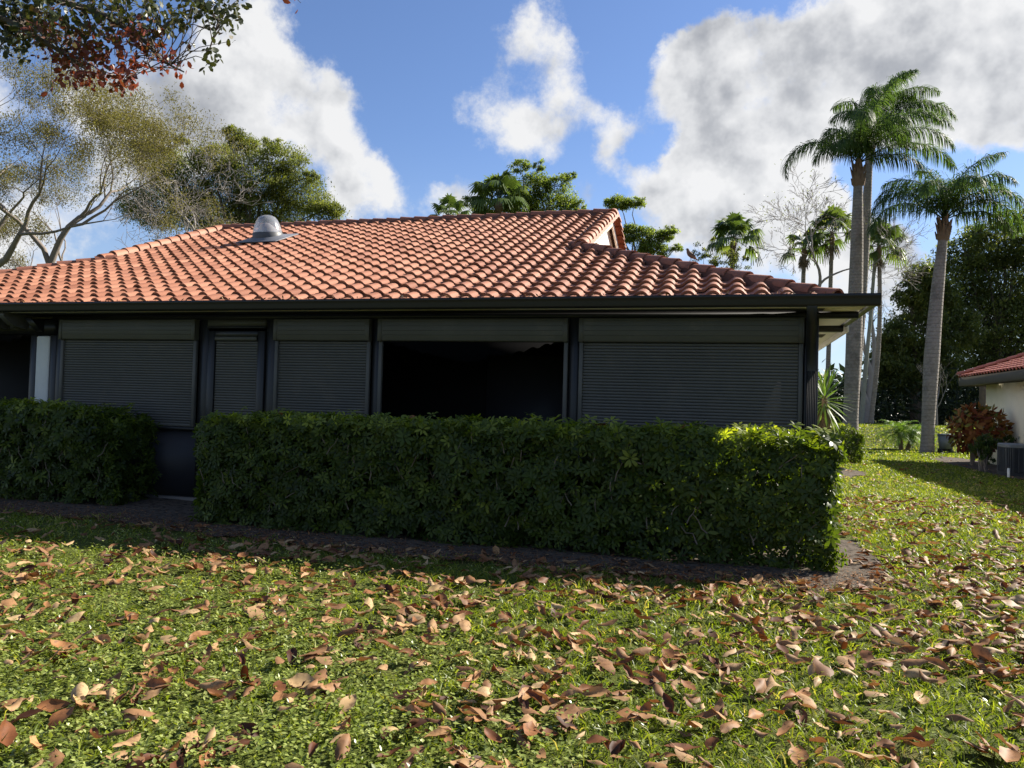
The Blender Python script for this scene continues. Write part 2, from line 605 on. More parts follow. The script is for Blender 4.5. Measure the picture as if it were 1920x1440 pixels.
# ------------------------------------------------------------------ house
HZ = -YAW
house = thing('house', 'single storey house with orange barrel tile roof and dark roller shutters behind the hedge', 'house', W(0, 9.5, 0), HZ)
V0 = 9.5                                   # local y = v - V0
VG, UG_R, UG_L, ZE = 8.90, 1.58, -16.1, 2.80   # eave line
PIT = R(21.6)
TP = math.tan(PIT)
V_RIDGE = 16.4
ZT = 2.645                                   # deck height at the eave: the tiles run down behind the gutter lip
RU_R, RU_L = -2.42, -12.08
UH_R, UH_L = 1.45, -16.0                   # where the hips meet the eave                   # ridge ends (and gable rakes)
V_FOOT = 12.65
V_BACK = 2 * V_RIDGE - VG


def zs(v):
    return ZT + (v - VG) * TP


def L3(u, v, z):
    return (u, v - V0, z)


roof = Geo()
zr, zf = zs(V_RIDGE), zs(V_FOOT)
P = {k: L3(*p) for k, p in dict(
    a=(UH_L + .1, VG + .1, ZT + .037), b=(UH_R - .1, VG + .1, ZT + .037), fr=(RU_R, V_FOOT, zf - .04), rr=(RU_R, V_RIDGE, zr - .04), rl=(RU_L, V_RIDGE, zr - .04), fl=(RU_L, V_FOOT, zf - .04),
    br=(UH_R - .1, V_BACK - .1, ZT + .037), bl=(UH_L + .1, V_BACK - .1, ZT + .037), kr=(RU_R, 2 * V_RIDGE - V_FOOT, zf - .04), kl=(RU_L, 2 * V_RIDGE - V_FOOT, zf - .04)).items()}
keys = list(P)
ix = {k: i for i, k in enumerate(keys)}
Vr = np.array([P[k] for k in keys])
def fc(*k):
    return np.array([[ix[q] for q in k]])
roof.add(Vr, [fc('a', 'b', 'fr', 'rr', 'rl', 'fl'), fc('b', 'br', 'kr', 'fr'), fc('br', 'bl', 'kl', 'rl', 'rr', 'kr'), fc('bl', 'a', 'fl', 'kl')])
roof_o = roof.build('roof', M['deck'], house)

# ---- tiles
TW, TE = 0.2755, 0.297
PX = np.array([0.0, .030, .065, .095, .120, .150, .183, .216, .246, .262, .285])
PH = np.array([.008, .000, .002, .016, .042, .062, .069, .062, .040, .018, .006])


def tile_geo(g, O, ex, ey, ez, tint, width=1.0):
    """tiles at origins O (lower left corner on the deck); ey runs up the slope"""
    n = len(O)
    k = len(PX)
    lip, LEN, TH = .042, TE + .05, .034
    top0 = O[:, None] + PX[None, :, None] * ex + (PH + lip)[None, :, None] * ez
    top1 = O[:, None] + PX[None, :, None] * ex + PH[None, :, None] * ez + ey * LEN
    bot0 = top0 - ez * TH + ey * .004
    V = np.concatenate([top0, top1, bot0, top0], 1)
    b = (np.arange(n) * 4 * k)[:, None]
    c = np.arange(k - 1)[None, :]
    F1 = np.stack([b + c, b + c + 1, b + k + c + 1, b + k + c], -1).reshape(-1, 4)
    F2 = np.stack([b + 2 * k + c, b + 2 * k + c + 1, b + 3 * k + c + 1, b + 3 * k + c], -1).reshape(-1, 4)
    g.add(V.reshape(-1, 3), [F1, F2], np.repeat(tint, 4 * k))
    return g


def front_tiles():
    ex, ey, ez = np.array([1., 0, 0]), np.array([0, math.cos(PIT), math.sin(PIT)]), np.array([0, -math.sin(PIT), math.cos(PIT)])
    O = []
    nrow = int((V_RIDGE - VG) / math.cos(PIT) / TE) + 1
    for r in range(nrow):
        s = r * TE
        v = VG + .088 + s * math.cos(PIT)
        for c in range(80):
            u = UG_L + .05 + c * TW
            vc = v + TE * .45
            if vc < V_FOOT:
                lo, hi = UH_L + (vc - VG) - .02, UH_R - (vc - VG) - .10
            else:
                lo, hi = RU_L + .06, RU_R - .06
            if u + TW * .5 < lo or u + TW * .62 > hi or vc > V_RIDGE - .03:
                continue
            O.append((u, v - V0, ZT + .012 + (v - VG) * TP))
    return np.array(O), ex, ey, ez


O, ex, ey, ez = front_tiles()
O += ex * rng.normal(0, .004, (len(O), 1)) + ez * rng.normal(0, .003, (len(O), 1)) + ey * rng.normal(0, .006, (len(O), 1))
tt = np.clip(rng.normal(.5, .27, len(O)), 0, 1)
wp = np.array([W(p[0], p[1] + V0, p[2]) for p in O])
rel = wp - np.array([0, 0, EYE])
inview = np.abs(rel[:, 0] / rel[:, 1]) < .69
key = np.where(inview, np.linalg.norm(rel, axis=1), 1e6)
order = np.argsort(key)
near, rest = order[:300], order[300:]
tile_geo(Geo(), O[rest], ex, ey, ez, tt[rest]).build('roof_tile', M['tile'], roof_o, smooth=True, kind='stuff')
tmesh = []
for k in range(7):
    g = tile_geo(Geo(), np.zeros((1, 3)), ex, ey, ez, np.array([.15 + .7 * k / 6]))
    tmesh.append(g.mesh('roof_tile', M['tile'], True))
for i in near:
    place('roof_tile', tmesh[int(tt[i] * 6.99)], roof_o, O[i])
# right-hand hip slope, seen only from the side
ex2, ey2, ez2 = np.array([0., 1, 0]), np.array([-math.cos(PIT), 0, math.sin(PIT)]), np.array([math.sin(PIT), 0, math.cos(PIT)])
O2 = []
for r in range(15):
    s = r * TE
    for c in range(56):
        y = VG - V0 + .1 + c * TW
        d = (s + .12) * math.cos(PIT)
        if y < VG - V0 + d + .05 or y + TW > V_BACK - V0 - d - .05:
            continue
        O2.append((UH_R - s * math.cos(PIT) - .05, y, ZT + .022 + s * math.sin(PIT)))
O2 = np.array(O2)
tile_geo(Geo(), O2, ex2, ey2, ez2, np.clip(rng.normal(.5, .2, len(O2)), 0, 1)).build('side_roof_tile', M['tile'], roof_o, smooth=True, kind='stuff')

# ---- ridge, hip and rake caps
def cap_mesh(tint, rad=.105, ln=.40):
    """half-round cap lying along +x, its lower end at x=0 wider than its upper end"""
    g = Geo()
    a = np.linspace(-.12, math.pi + .12, 9)
    r0, r1 = rad, rad * .76
    ring = lambda x, r: np.c_[np.full(9, x), -np.cos(a) * r, np.sin(a) * r * .95]
    V = np.concatenate([ring(0, r0), ring(ln, r1), ring(.004, r0 - .024), ring(0, r0)])
    c = np.arange(8)
    g.add(V, [np.c_[c, c + 9, c + 10, c + 1], np.c_[c + 28, c + 19, c + 18, c + 27]], tint)
    return g.mesh('ridge_tile', M['cap'], True)


CAPS = [cap_mesh(t) for t in (.1, .35, .6, .9)]


def cap_run(name, p0, p1, lift=.035, skirt=.13, sk_up=(0, 0, 1), exposure=.345, meshes=None, skmat='mortar'):
    p0, p1 = np.array(p0, float), np.array(p1, float)
    d = p1 - p0
    Ln = np.linalg.norm(d)
    d /= Ln
    up = np.array(sk_up, float)
    up -= d * (up @ d)
    up /= np.linalg.norm(up)
    sd = np.cross(up, d)
    n = int(round(Ln / exposure))
    ex_ = Ln / n
    for k in range(n):
        o = p0 + d * (k * ex_) + up * (lift + rng.normal(0, .004))
        Mx = Matrix((tuple(d), tuple(sd), tuple(up))).transposed()
        tilt = Matrix.Rotation(R(1.5 + rng.normal(0, .6)), 3, 'Y') @ Matrix.Rotation(R(rng.normal(0, 1.0)), 3, 'Z')
        q = (Mx @ tilt).to_euler()
        place(name, (meshes or CAPS)[rng.integers(0, len(CAPS))], roof_o, o, q)
    if skirt:
        g = Geo()
        m = 40
        s = np.linspace(0, Ln, m)
        for sg in (-1, 1):
            off = .09 + .012 * np.sin(s * 22.8)
            A = p0 + d * s[:, None] + up * (lift + .03) + sd * (sg * .08)
            B = p0 + d * s[:, None] - up * .05 + sd * (sg * (off + .02))[:, None]
            Vv = np.concatenate([A, B])
            i = np.arange(m - 1)
            g.add(Vv, np.c_[i, i + 1, i + m + 1, i + m])
        g.build('mortar_bed', M[skmat], roof_o)


TL = .045     # caps sit on top of the tiles
cap_run('ridge_tile', L3(RU_L - .1, V_RIDGE, zr + TL), L3(RU_R - .05, V_RIDGE, zr + TL))
cap_run('hip_tile', L3(UH_R - .27, VG + .27, ZT + .12), L3(RU_R - .12, V_FOOT + .12, zf + .07))
cap_run('hip_tile', L3(UH_L + .27, VG + .27, ZT + .12), L3(RU_L + .12, V_FOOT + .12, zf + .07))
RC = [cap_mesh(t, .115, .40) for t in (.6, .9, 1.0)]
for me_ in RC:
    me_.materials.clear()
    me_.materials.append(M['tile'])
CAPS_N = len(CAPS)
def rake_run(u, name='rake_tile'):
    cap_run(name, L3(u, V_FOOT - .05, zs(V_FOOT) + .03), L3(u, V_RIDGE - .02, zr + .05), skirt=.1, skmat='tile', lift=.03, meshes=RC + RC[:1], exposure=.33)
    cap_run(name, L3(u, 2 * V_RIDGE - V_FOOT + .05, zs(V_FOOT) + .03), L3(u, V_RIDGE + .02, zr + .05), skirt=.1, skmat='tile', lift=.03, meshes=RC + RC[:1], exposure=.33)
rake_run(RU_R + .05)
rake_run(RU_L - .05)
# the little gables under the rakes
for sg, u in ((1, RU_R), (-1, RU_L)):
    ug = u - sg * .10
    g = Geo()
    g.add([L3(ug, V_FOOT - .1, zf - .1), L3(ug, 2 * V_RIDGE - V_FOOT + .1, zf - .1), L3(ug, V_RIDGE, zr - .1)], np.array([[0, 1, 2]]))
    g.build('gable_wall', M['stucco'], house)
    g = Geo()
    for s2 in (-1, 1):
        a = np.array(L3(u + sg * .02, V_RIDGE + s2 * (V_RIDGE - V_FOOT), zf - .05))
        b = np.array(L3(u + sg * .02, V_RIDGE, zr - .05))
        t_ = np.array([sg * .03, 0, 0])
        dn = np.array([0, 0, -.17])
        g.add([a, b, b + dn, a + dn, a - t_, b - t_, b + dn - t_, a + dn - t_], np.array([[0, 1, 2, 3], [4, 7, 6, 5], [3, 2, 6, 7], [0, 4, 5, 1]]))
    g.build('rake_board', M['fascia'], house)

# ---- gutter (K profile), fascia, soffit
VGo = VG - 0.0
kp = [(-.000, 0.0), (.0, -.030), (.012, -.042), (.012, -.062), (.030, -.105), (.030, -.128), (.13, -.128), (.13, -.012), (.115, -.012), (.115, -.118), (.040, -.118), (.018, -.060), (.016, -.012), (.018, 0.0)]
kp = [(VGo - V0 + y, ZE + z) for y, z in kp]
Geo().prism(kp, UG_L - .02, UG_R + .004).build('gutter', M['black'], house)
g = Geo()                                     # the gutter turns the corner and runs a little way back
kp2 = [(UG_R + .004 - (y - (VGo - V0)), z) for y, z in kp]
n = len(kp2)
A = np.array([(a, VGo - V0 + .13, z) for a, z in kp2]); B = np.array([(a, 11.15 - V0, z) for a, z in kp2])
i = np.arange(n); j = (i + 1) % n
g.add(np.r_[A, B], np.c_[i, i + n, j + n, j])
g.add(B, np.arange(n)[None, :].copy())
g.build('side_gutter', M['black'], house)
Geo().box((UG_R - .03, 11.16 - V0, ZE - .19), (UG_R + .012, V_BACK - V0, ZE - .01)).build('side_fascia', M['fascia'], house)
Geo().box((UG_L, VGo - V0 + .132, ZE - .115), (UG_R - .13, VGo - V0 + .16, ZE - .02)).build('fascia', M['black'], house)
g = Geo()
g.box((UG_L + .2, VGo - V0 + .125, 2.676), (UG_R - .125, 9.19 - V0, 2.70)); g.box((1.06, 9.192 - V0, 2.676), (UG_R - .125, 9.623 - V0, 2.70))
g.box((1.06, 9.625 - V0, 2.676), (UG_R - .032, V_BACK - V0 - .1, 2.70))
g.build('soffit', M['soffit'], house)
Geo().box((UG_L + .2, 9.192 - V0, 2.674), (1.058, 9.62 - V0, 2.70)).build('soffit_dark', M['black'], house)  # front soffit split by colour: dark rear here, lit strip in cream
for v in (12.2, 13.5, 14.8, 16.4):
    g = Geo()
    g.box((1.17, v - V0, 2.668), (1.42, v + .42 - V0, 2.6755))
    for k in range(7):
        g.box((1.18, v + .03 + k * .056 - V0, 2.661), (1.41, v + .05 + k * .056 - V0, 2.668))
    g.build('soffit_vent', M['vent'], house)

# ---- front wall: header, posts, knee wall, shutters
y0 = 0.0
Geo().box((-9.98, y0 - .03, 2.604), (1.45, y0 + .11, 2.672)).build('header_beam', M['black'], house)
g = Geo()
g.prism([(11.0 - V0, 2.674), (11.16 - V0, 2.674), (11.16 - V0, 2.60), (11.0 - V0, 2.60)], 1.06, 1.50)
g.build('outrigger_beam', M['black'], house)


def post(u0, u1, z0=0.0, z1=2.603, ya=-.012, yb=.10, name='post'):
    g = Geo()
    g.bbox((u0, y0 + ya, z0), (u1, y0 + yb, z1), .006)
    return g.build(name, M['black'], house)


post(-9.90, -9.775)
post(-7.335, -7.185)
post(-6.235, -6.075)
post(-4.60, -4.50)
post(-1.895, -1.775)
post(.872, 1.03, ya=-.03)
# long dark corner post + downspout with its swan neck
g = Geo()
pts = [(.90, VGo - V0 + .07, 2.68), (.90, VGo - V0 + .075, 2.60), (.91, VGo - V0 + .16, 2.47), (.93, -.18, 2.30), (.945, -.105, 2.17), (.95, -.09, 2.0), (.95, -.09, .1)]
for a, b in zip(pts[:-1], pts[1:]):
    pass
w2, d2 = .052, .04
P_ = np.array(pts)
Vd = np.concatenate([np.array([(p[0] - w2, p[1] - d2, p[2]), (p[0] + w2, p[1] - d2, p[2]), (p[0] + w2, p[1] + d2, p[2]), (p[0] - w2, p[1] + d2, p[2])]) for p in P_])
Fd = []
for k in range(len(P_) - 1):
    for q in range(4):
        Fd.append((k * 4 + q, k * 4 + (q + 1) % 4, k * 4 + 4 + (q + 1) % 4, k * 4 + 4 + q))
g.add(Vd, np.array(Fd))
for k in range(6):
    g.box((.898 + k * .018, -.134, .12), (.906 + k * .018, -.1295, 1.98))
g.build('downspout', M['black'], house)


def bulged_slats(g, ua, ub, ztop, zbot, ydepth, pitch=.0372):
    nsl = int(round((ztop - zbot) / pitch))
    pitch = (ztop - zbot) / nsl
    for k in range(nsl):
        za = zbot + k * pitch
        prof = [(ydepth + .006, za + .0005), (ydepth - .001, za + .004), (ydepth - .004, za + pitch * .5), (ydepth - .002, za + pitch - .006), (ydepth + .006, za + pitch - .0025)]
        g.prism(prof, ua, ub, closed=False)


def shutter(ua, ub, closed=True, zbot=1.05, track=.05, box_top=2.602):
    root_bm = Geo()
    # housing: front box with rounded lower edge, end caps
    yb = -.105
    prof = [(-.014, box_top), (yb, box_top - .002), (yb - .006, box_top - .02), (yb - .006, 2.345), (yb + .004, 2.322), (yb + .004, 2.308), (yb + .03, 2.302), (-.014, 2.302)]
    root_bm.prism(prof, ua + .004, ub - .004)
    # pressed grooves along the box
    for z in (2.56, 2.50, 2.44, 2.38):
        root_bm.box((ua + .07, yb - .0085, z), (ub - .07, yb - .0064, z + .006))
    root = root_bm.build('shutter', M['housing'], house)
    g = Geo()
    for a, b in ((ua + .005, ua + .06), (ub - .06, ub - .005)):
        g.bbox((a, yb - .012, 2.303), (b, yb - .0066, box_top - .003), .002)
    g.build('end_plate', M['housing'], root)
    for a in (ua + .006, ub - .006 - track):
        g = Geo()
        g.bbox((a, -.07, zbot), (a + track, -.014, 2.300), .005)
        g.build('guide_rail', M['slat'], root)
    if closed:
        g = Geo()
        bulged_slats(g, ua + .006 + track + .002, ub - .008 - track, 2.300, zbot + .05, -.036)
        g.build('slats', M['slat'], root, kind='stuff')
        g = Geo()
        g.bbox((ua + .01 + track, -.048, zbot + .003), (ub - .012 - track, -.014, zbot + .049), .004)
        g.build('bottom_bar', M['slat'], root)
    return root


shutter(-9.77, -7.34)
shutter(-6.07, -4.605)
shutter(-4.49, -1.90, closed=False)
shutter(-1.768, .868)
# door bay
g = Geo()
g.box((-7.18, -.05, 2.505), (-6.24, .05, 2.602))
g.build('transom_panel', M['housing'], house)
Geo().box((-7.18, -.07, 2.475), (-6.24, .06, 2.503)).build('transom_bar', M['black'], house)
g = Geo()
door_fr = [((-7.175, -.04, .12), (-7.06, .04, 2.44)), ((-6.36, -.04, .12), (-6.245, .04, 2.44)), ((-7.058, -.039, 2.36), (-6.362, .039, 2.44)), ((-7.058, -.039, .98), (-6.362, .039, 1.10)), ((-7.058, -.03, .12), (-6.362, .03, .978))]
for a, b in door_fr:
    g.bbox(a, b, .006)
door = g.build('door', M['black'], house)
g = Geo()
g.bbox((-7.05, -.06, 2.30), (-6.37, -.0, 2.358), .006)
sh_ = g.build('door_shutter', M['housing'], door)
g = Geo()
bulged_slats(g, -7.05, -6.37, 2.298, 1.11, -.012, .037)
g.build('slats', M['slat'], sh_, kind='stuff')
g = Geo()
g.tube([(-6.315, -.045, 1.08), (-6.315, -.09, 1.08)], .012, 8)
g.tube([(-6.315, -.085, 1.08), (-6.40, -.085, 1.075)], .009, 6)
g.build('door_handle', M['housing'], door)
# knee wall and sills
for a, b in ((-9.77, -7.34), (-6.07, -4.605), (-4.49, -1.90), (-1.768, .868)):
    Geo().box((a, -.005, .02), (b, .09, 1.0)).build('knee_wall', M['navy'], house)
    g = Geo()
    g.bbox((a, -.06, 1.002), (b, .10, 1.048), .008)
    g.build('sill', M['black'], house)
Geo().box((-9.9, -.16, -.05), (1.0, .0, .05)).build('slab_edge', M['concrete'], house)
Geo().box((.965, .14, -.05), (1.02, V_BACK - V0 - .6, 2.672)).build('side_wall', M['stucco'], house)
# room behind the open shutter
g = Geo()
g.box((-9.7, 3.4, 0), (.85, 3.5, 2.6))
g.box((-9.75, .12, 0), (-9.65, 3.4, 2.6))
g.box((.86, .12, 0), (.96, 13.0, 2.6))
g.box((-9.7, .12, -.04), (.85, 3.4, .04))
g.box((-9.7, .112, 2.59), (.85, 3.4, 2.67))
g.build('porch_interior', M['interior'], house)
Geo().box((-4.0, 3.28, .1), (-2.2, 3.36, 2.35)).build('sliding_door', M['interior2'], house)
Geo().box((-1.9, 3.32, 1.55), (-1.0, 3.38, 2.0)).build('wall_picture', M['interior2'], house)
# ---- left porch: stucco pier, dark posts, corbels
g = Geo()
g.bbox((-10.29, -.02, 0), (-10.035, .30, 2.36), .02)
g.build('stucco_pier', M['stucco'], house)
post(-10.42, -10.295, 0, 2.38, -.0, .3, 'pier_post')
post(-10.03, -9.905, 0, 2.38, -.01, .12, 'pier_post')
Geo().box((-16, -.06, 2.385), (-9.92, .16, 2.60)).build('porch_beam', M['black'], house)
for u in (-11.25, -10.86, -10.50):
    g = Geo()
    pr = [(-.50, 2.672), (.0, 2.672), (.0, 2.45), (-.20, 2.46), (-.34, 2.50), (-.44, 2.57), (-.50, 2.62)]
    g.prism(pr, u, u + .10)
    g.build('corbel', M['slat'], house)
g = Geo()
g.prism([(-.30, 2.60), (-.05, 2.60), (-.05, 2.40), (-.13, 2.44)], -10.22, -10.10)
g.build('brace', M['black'], house)
g = Geo()
g.box((-16, 1.9, 0), (-10.1, 2.0, 2.6))
g.box((-16.0, .3, 2.61), (-10.1, 2.0, 2.66))
g.box((-10.2, .31, 0), (-10.05, 1.9, 2.6))
g.build('porch_wall', M['interior'], house)
Geo().box((-11.6, -.02, .0), (-10.43, .05, 1.0)).build('porch_knee_wall', M['navy'], house)

# ---- sun tunnel on the roof
def glass_dome_mat():
    m = bpy.data.materials.new('clear_acrylic')
    m.use_nodes = True
    t = NB(m.node_tree)
    t.n.clear()
    out = t.new('ShaderNodeOutputMaterial')
    gl = t.new('ShaderNodeBsdfGlossy')
    gl.inputs['Roughness'].default_value = .12
    tr = t.new('ShaderNodeBsdfTransparent')
    tr.inputs[0].default_value = (.82, .84, .85, 1)
    df = t.new('ShaderNodeBsdfDiffuse')
    df.inputs[0].default_value = (.75, .77, .78, 1)
    lw = t.new('ShaderNodeLayerWeight')
    lw.inputs[0].default_value = .35
    co = t.new('ShaderNodeTexCoord').outputs['Object']
    nz = t.noise(co, 22, 4, .6)
    m1 = t.new('ShaderNodeMixShader')
    t.put(m1.inputs[0], t.math('MULTIPLY_ADD', nz, .25, .10))
    t.l.new(tr.outputs[0], m1.inputs[1])
    t.l.new(df.outputs[0], m1.inputs[2])
    m2 = t.new('ShaderNodeMixShader')
    t.put(m2.inputs[0], t.math('MULTIPLY_ADD', lw.outputs['Facing'], .35, .08))
    t.l.new(m1.outputs[0], m2.inputs[1])
    t.l.new(gl.outputs[0], m2.inputs[2])
    t.l.new(m2.outputs[0], out.inputs[0])
    return m


M['lead'] = mat('lead_flashing', (.13, .135, .15), .5, .25, 6, .4)
M['ring'] = mat('grey_ring', (.07, .072, .075), .5, .2, 6, .4)
sk = place('skylight', None, house, L3(-9.42, 14.25, zs(14.25) + .125), (PIT, 0, 0))
g = Geo()
g.bbox((-.47, -.47, -.01), (.47, .47, .015), .008)
g.lathe([(.40, .014), (.34, .05), (.325, .06)], 32)
g.build('flashing', M['lead'], sk)
up = Matrix.Rotation(-PIT * .55, 4, 'X')
dz = Geo()
dz.lathe([(.31, -.02), (.31, .10), (.295, .12)], 32)
ring = dz.build('ring', M['ring'], sk)
dm = Geo()
dm.lathe([(.300, .115), (.296, .15), (.262, .27), (.222, .37), (.175, .435), (.11, .47), (.05, .482), (.0, .484)], 36)
dome = dm.build('dome', glass_dome_mat(), sk, smooth=True)
ri = Geo()
ri.lathe([(.24, .115), (.22, .15), (.14, .25), (.08, .31), (.0, .33)], 24)
ri.build('reflector', mat('reflector_foil', (.30, .26, .24), .35, .2, 9, .5), sk, smooth=True)
for o_ in (ring, dome):
    o_.rotation_euler = (-PIT * .6, 0, 0)
sk.children[-1].rotation_euler = (-PIT * .6, 0, 0)

# ---- litter caught along the gutter
g = Geo()
nl = 420
uu = rng.uniform(UG_L, UG_R - .2, nl)
B = np.stack([np.array(W(u, VG + rng.uniform(.0, .1), ZE + .0 + rng.uniform(-.01, .02))) for u in uu])
D = norm(unit(nl) * np.array([1, 1, .5]) + np.array([0, 0, .35]))
g.leaf4(B, D, perp(D), rng.uniform(.02, .07, nl), rng.uniform(.012, .03, nl), .2, rng.uniform(0, 1, nl))
nl = 260                                     # twigs and bits in the tile channels near the right end
s = rng.uniform(0, 3.0, nl)
ulim = UH_R - .4 - s * math.cos(PIT)
u = ulim - np.abs(rng.normal(0, 2.0, nl))
u = UG_L + .05 + np.floor((u - UG_L) / TW) * TW + rng.uniform(.0, .06, nl)
B = np.stack([np.array(W(a, VG + b * math.cos(PIT), zs(VG + b * math.cos(PIT)) + .065)) for a, b in zip(u, s)])
D = norm(unit(nl) * np.array([1, 1, .4]))
g.leaf4(B, D, perp(D, np.array([0, -.3, 1])), rng.uniform(.015, .05, nl), rng.uniform(.008, .02, nl), .2, rng.uniform(0, .6, nl))
M['litter'] = mat('leaf_litter', None, .8, .2, 20, .1, tint=[(0, (.05, .03, .02)), (.4, (.16, .07, .03)), (.7, (.30, .14, .05)), (1, (.45, .33, .2))])
g.build('gutter_litter', M['litter'], kind='stuff')


# ------------------------------------------------------------------ plants: helpers
def leafmat(name, stops, transl=.35, rough=.5, spec=.25, trcol=(1.4, 1.5, .6), var=.0):
    return mat(name, None, rough, var, 3.0, spec, tint=stops, transl=transl, trcol=trcol)


def crown_points(lobes, n, squash=.8, clump=1.0):
    """leaf positions gathered in clumps spread through rounded lobes; lobes = (x,y,z,r)"""
    lobes = np.array(lobes, float)
    wgt = lobes[:, 3] ** 2
    k = max(6, int(n / 55 * clump))
    li = rng.choice(len(lobes), k, p=wgt / wgt.sum())
    d = unit(k)
    rr = rng.uniform(.35, 1.05, k) ** .6
    C = lobes[li, :3] + d * (rr * lobes[li, 3])[:, None] * np.array([1, 1, squash])
    cr = lobes[li, 3] * rng.uniform(.15, .40, k)
    ci = rng.integers(0, k, n)
    q = unit(n) * (rng.uniform(0, 1, n) ** .5)[:, None] * np.array([1.25, 1.25, .6])
    P = C[ci] + q * cr[ci][:, None]
    tint = np.clip(.5 + .28 * rng.normal(size=k)[ci] * .7 + rng.normal(0, .12, n), 0, 1)
    return P, tint, C


def limb(p0, p1, sag=.12, k=6, wob=.05):
    p0, p1 = np.array(p0, float), np.array(p1, float)
    L = np.linalg.norm(p1 - p0)
    t = np.linspace(0, 1, k)[:, None]
    w = rng.normal(0, wob * L, (k, 3)) * (t * (1 - t) * 3)
    return p0 * (1 - t) + p1 * t + np.array([0, 0, 1]) * (4 * t * (1 - t)) * sag * L + w


def leafy_tree(label, base, lobes, n, leaf, lmat, bark, r_trunk, name='leafy_tree', aspect=.5, fork=.45, group=None, squash=.8, clump=1.0, droop=0.0):
    base = np.array(base, float)
    root = thing(name, label, 'tree', base, 0, group)
    lob = np.array(lobes, float)
    lob[:, :3] -= base
    P, tt_, C = crown_points(lob, n, squash, clump)
    D = norm(unit(n) + np.array([0, 0, -droop]))
    g = Geo()
    g.leaf4(P, D, perp(D, np.array([.2, -.2, 1.0])), leaf * rng.uniform(.6, 1.3, n), leaf * aspect * rng.uniform(.7, 1.2, n), .1, tt_)
    g.build('crown', lmat, root)
    g = Geo()
    top = lob[:, :3].mean(0)
    fk = np.array([top[0] * .5, top[1] * .5, lob[:, 2].min() * fork + lob[:, 2].min() * .25])
    tr = limb((0, 0, -.1), fk, 0, 6, .02)
    g.tube(tr, np.linspace(r_trunk * 1.25, r_trunk * .8, len(tr)), 10)
    for l in lob:
        e = limb(fk, l[:3], .10, 7, .05)
        g.tube(e, np.linspace(r_trunk * .38, r_trunk * .05, 7), 6, cap=False)
    sel = rng.permutation(len(C))[:min(len(C), 160)]
    near_l = np.argmin(np.linalg.norm(C[sel][:, None] - lob[None, :, :3], axis=2), 1)
    g.segs(lob[near_l, :3] + rng.normal(0, .1, (len(sel), 3)), C[sel], r_trunk * .06, r_trunk * .02, 4)
    g.build('trunk', bark, root, smooth=True)
    return root


def branch_skeleton(base, first, r0, levels, spread=.55, shrink=.76, L1=None, kids=(2, 3), up=.12, wob=.12, seed=1, side=None, min_r=.004):
    """recursive branching; returns tubes for thick limbs, segments for twigs, tips"""
    rs = np.random.default_rng(seed)
    tubes, s0, s1, ra, rb, tips = [], [], [], [], [], []
    stack = [(np.array(base, float), np.array(first, float), r0, 0)]
    while stack:
        p, d, r, lv = stack.pop()
        L = np.linalg.norm(d)
        dn = d / L
        k = 5 if lv < 3 else 3
        pts = [p]
        q = p.copy()
        dd = dn.copy()
        for i in range(k - 1):
            dd = dd + rs.normal(0, wob * (.3 if lv == 0 else 1.0), 3) + np.array([0, 0, up * .25])
            dd /= np.linalg.norm(dd)
            q = q + dd * L / (k - 1)
            pts.append(q.copy())
        rend = max(r * .62, min_r)
        if lv < 4:
            tubes.append((np.array(pts), np.linspace(r, rend, k)))
        else:
            rr = np.linspace(r, rend, k)
            for i in range(k - 1):
                s0.append(pts[i]); s1.append(pts[i + 1]); ra.append(rr[i]); rb.append(rr[i + 1])
        if lv >= levels:
            tips.append(q)
            continue
        n = rs.integers(kids[0], kids[1] + 1)
        for c in range(n):
            ax = rs.normal(size=3)
            ax -= dd * (ax @ dd)
            ax /= np.linalg.norm(ax)
            a = spread * rs.uniform(.55, 1.25)
            nd = dd * math.cos(a) + ax * math.sin(a) + np.array([0, 0, up])
            if side is not None:
                nd = nd + np.array(side) * .12
            nd /= np.linalg.norm(nd)
            start = pts[-1] if c < 2 else pts[-2]
            L_ = (L1 / shrink) if (lv == 0 and L1) else L
            stack.append((start, nd * L_ * shrink * rs.uniform(.75, 1.15), max(rend * (.92 if c == 0 else .72), min_r), lv + 1))
    return tubes, (np.array(s0), np.array(s1), np.array(ra), np.array(rb)), np.array(tips)


def bare_tree(label, base, first, r0, levels, bark, name='bare_tree', seed=1, leaf=None, nleaf=0, lmat=None, group=None, cat='tree', **kw):
    base = np.array(base, float)
    root = thing(name, label, cat, base, 0, group)
    extra = kw.pop('extra', [])
    g = Geo()
    alltips = []
    for bs, fd, r in [((0, 0, -.1), first, r0)] + extra:
        tubes, sg, tips = branch_skeleton(bs, fd, r, levels, seed=seed, **kw)
        seed += 1
        for p, rr in tubes:
            g.tube(p, rr, 7, cap=False)
        g.segs(*sg, 3)
        alltips.append(tips)
    g.build('trunk', bark, root, smooth=True)
    tips = np.concatenate(alltips)
    if nleaf:
        i = rng.integers(0, len(tips), nleaf)
        P = tips[i] + rng.normal(0, leaf * 2.2, (nleaf, 3))
        D = unit(nleaf)
        cl = rng.normal(.5, .2, len(tips))
        Geo().leaf4(P, D, perp(D, np.array([0, 0, 1.])), leaf * rng.uniform(.5, 1.4, nleaf), leaf * .5, .1, np.clip(cl[i] + rng.normal(0, .1, nleaf), 0, 1)).build('crown', lmat, root)
    return root


# ------------------------------------------------------------------ palms
M['queen'] = leafmat('queen_palm_leaf', [(0, (.035, .066, .025)), (.5, (.065, .11, .036)), (1, (.13, .17, .05))], .40, .62, .18)
M['fan'] = leafmat('fan_palm_leaf', [(0, (.045, .07, .025)), (.5, (.085, .125, .038)), (1, (.15, .18, .055))], .4, .45, .3)
M['pygmy'] = leafmat('date_palm_leaf', [(0, (.09, .16, .03)), (1, (.18, .27, .05))], .4, .45, .3)
M['ringbark'] = None


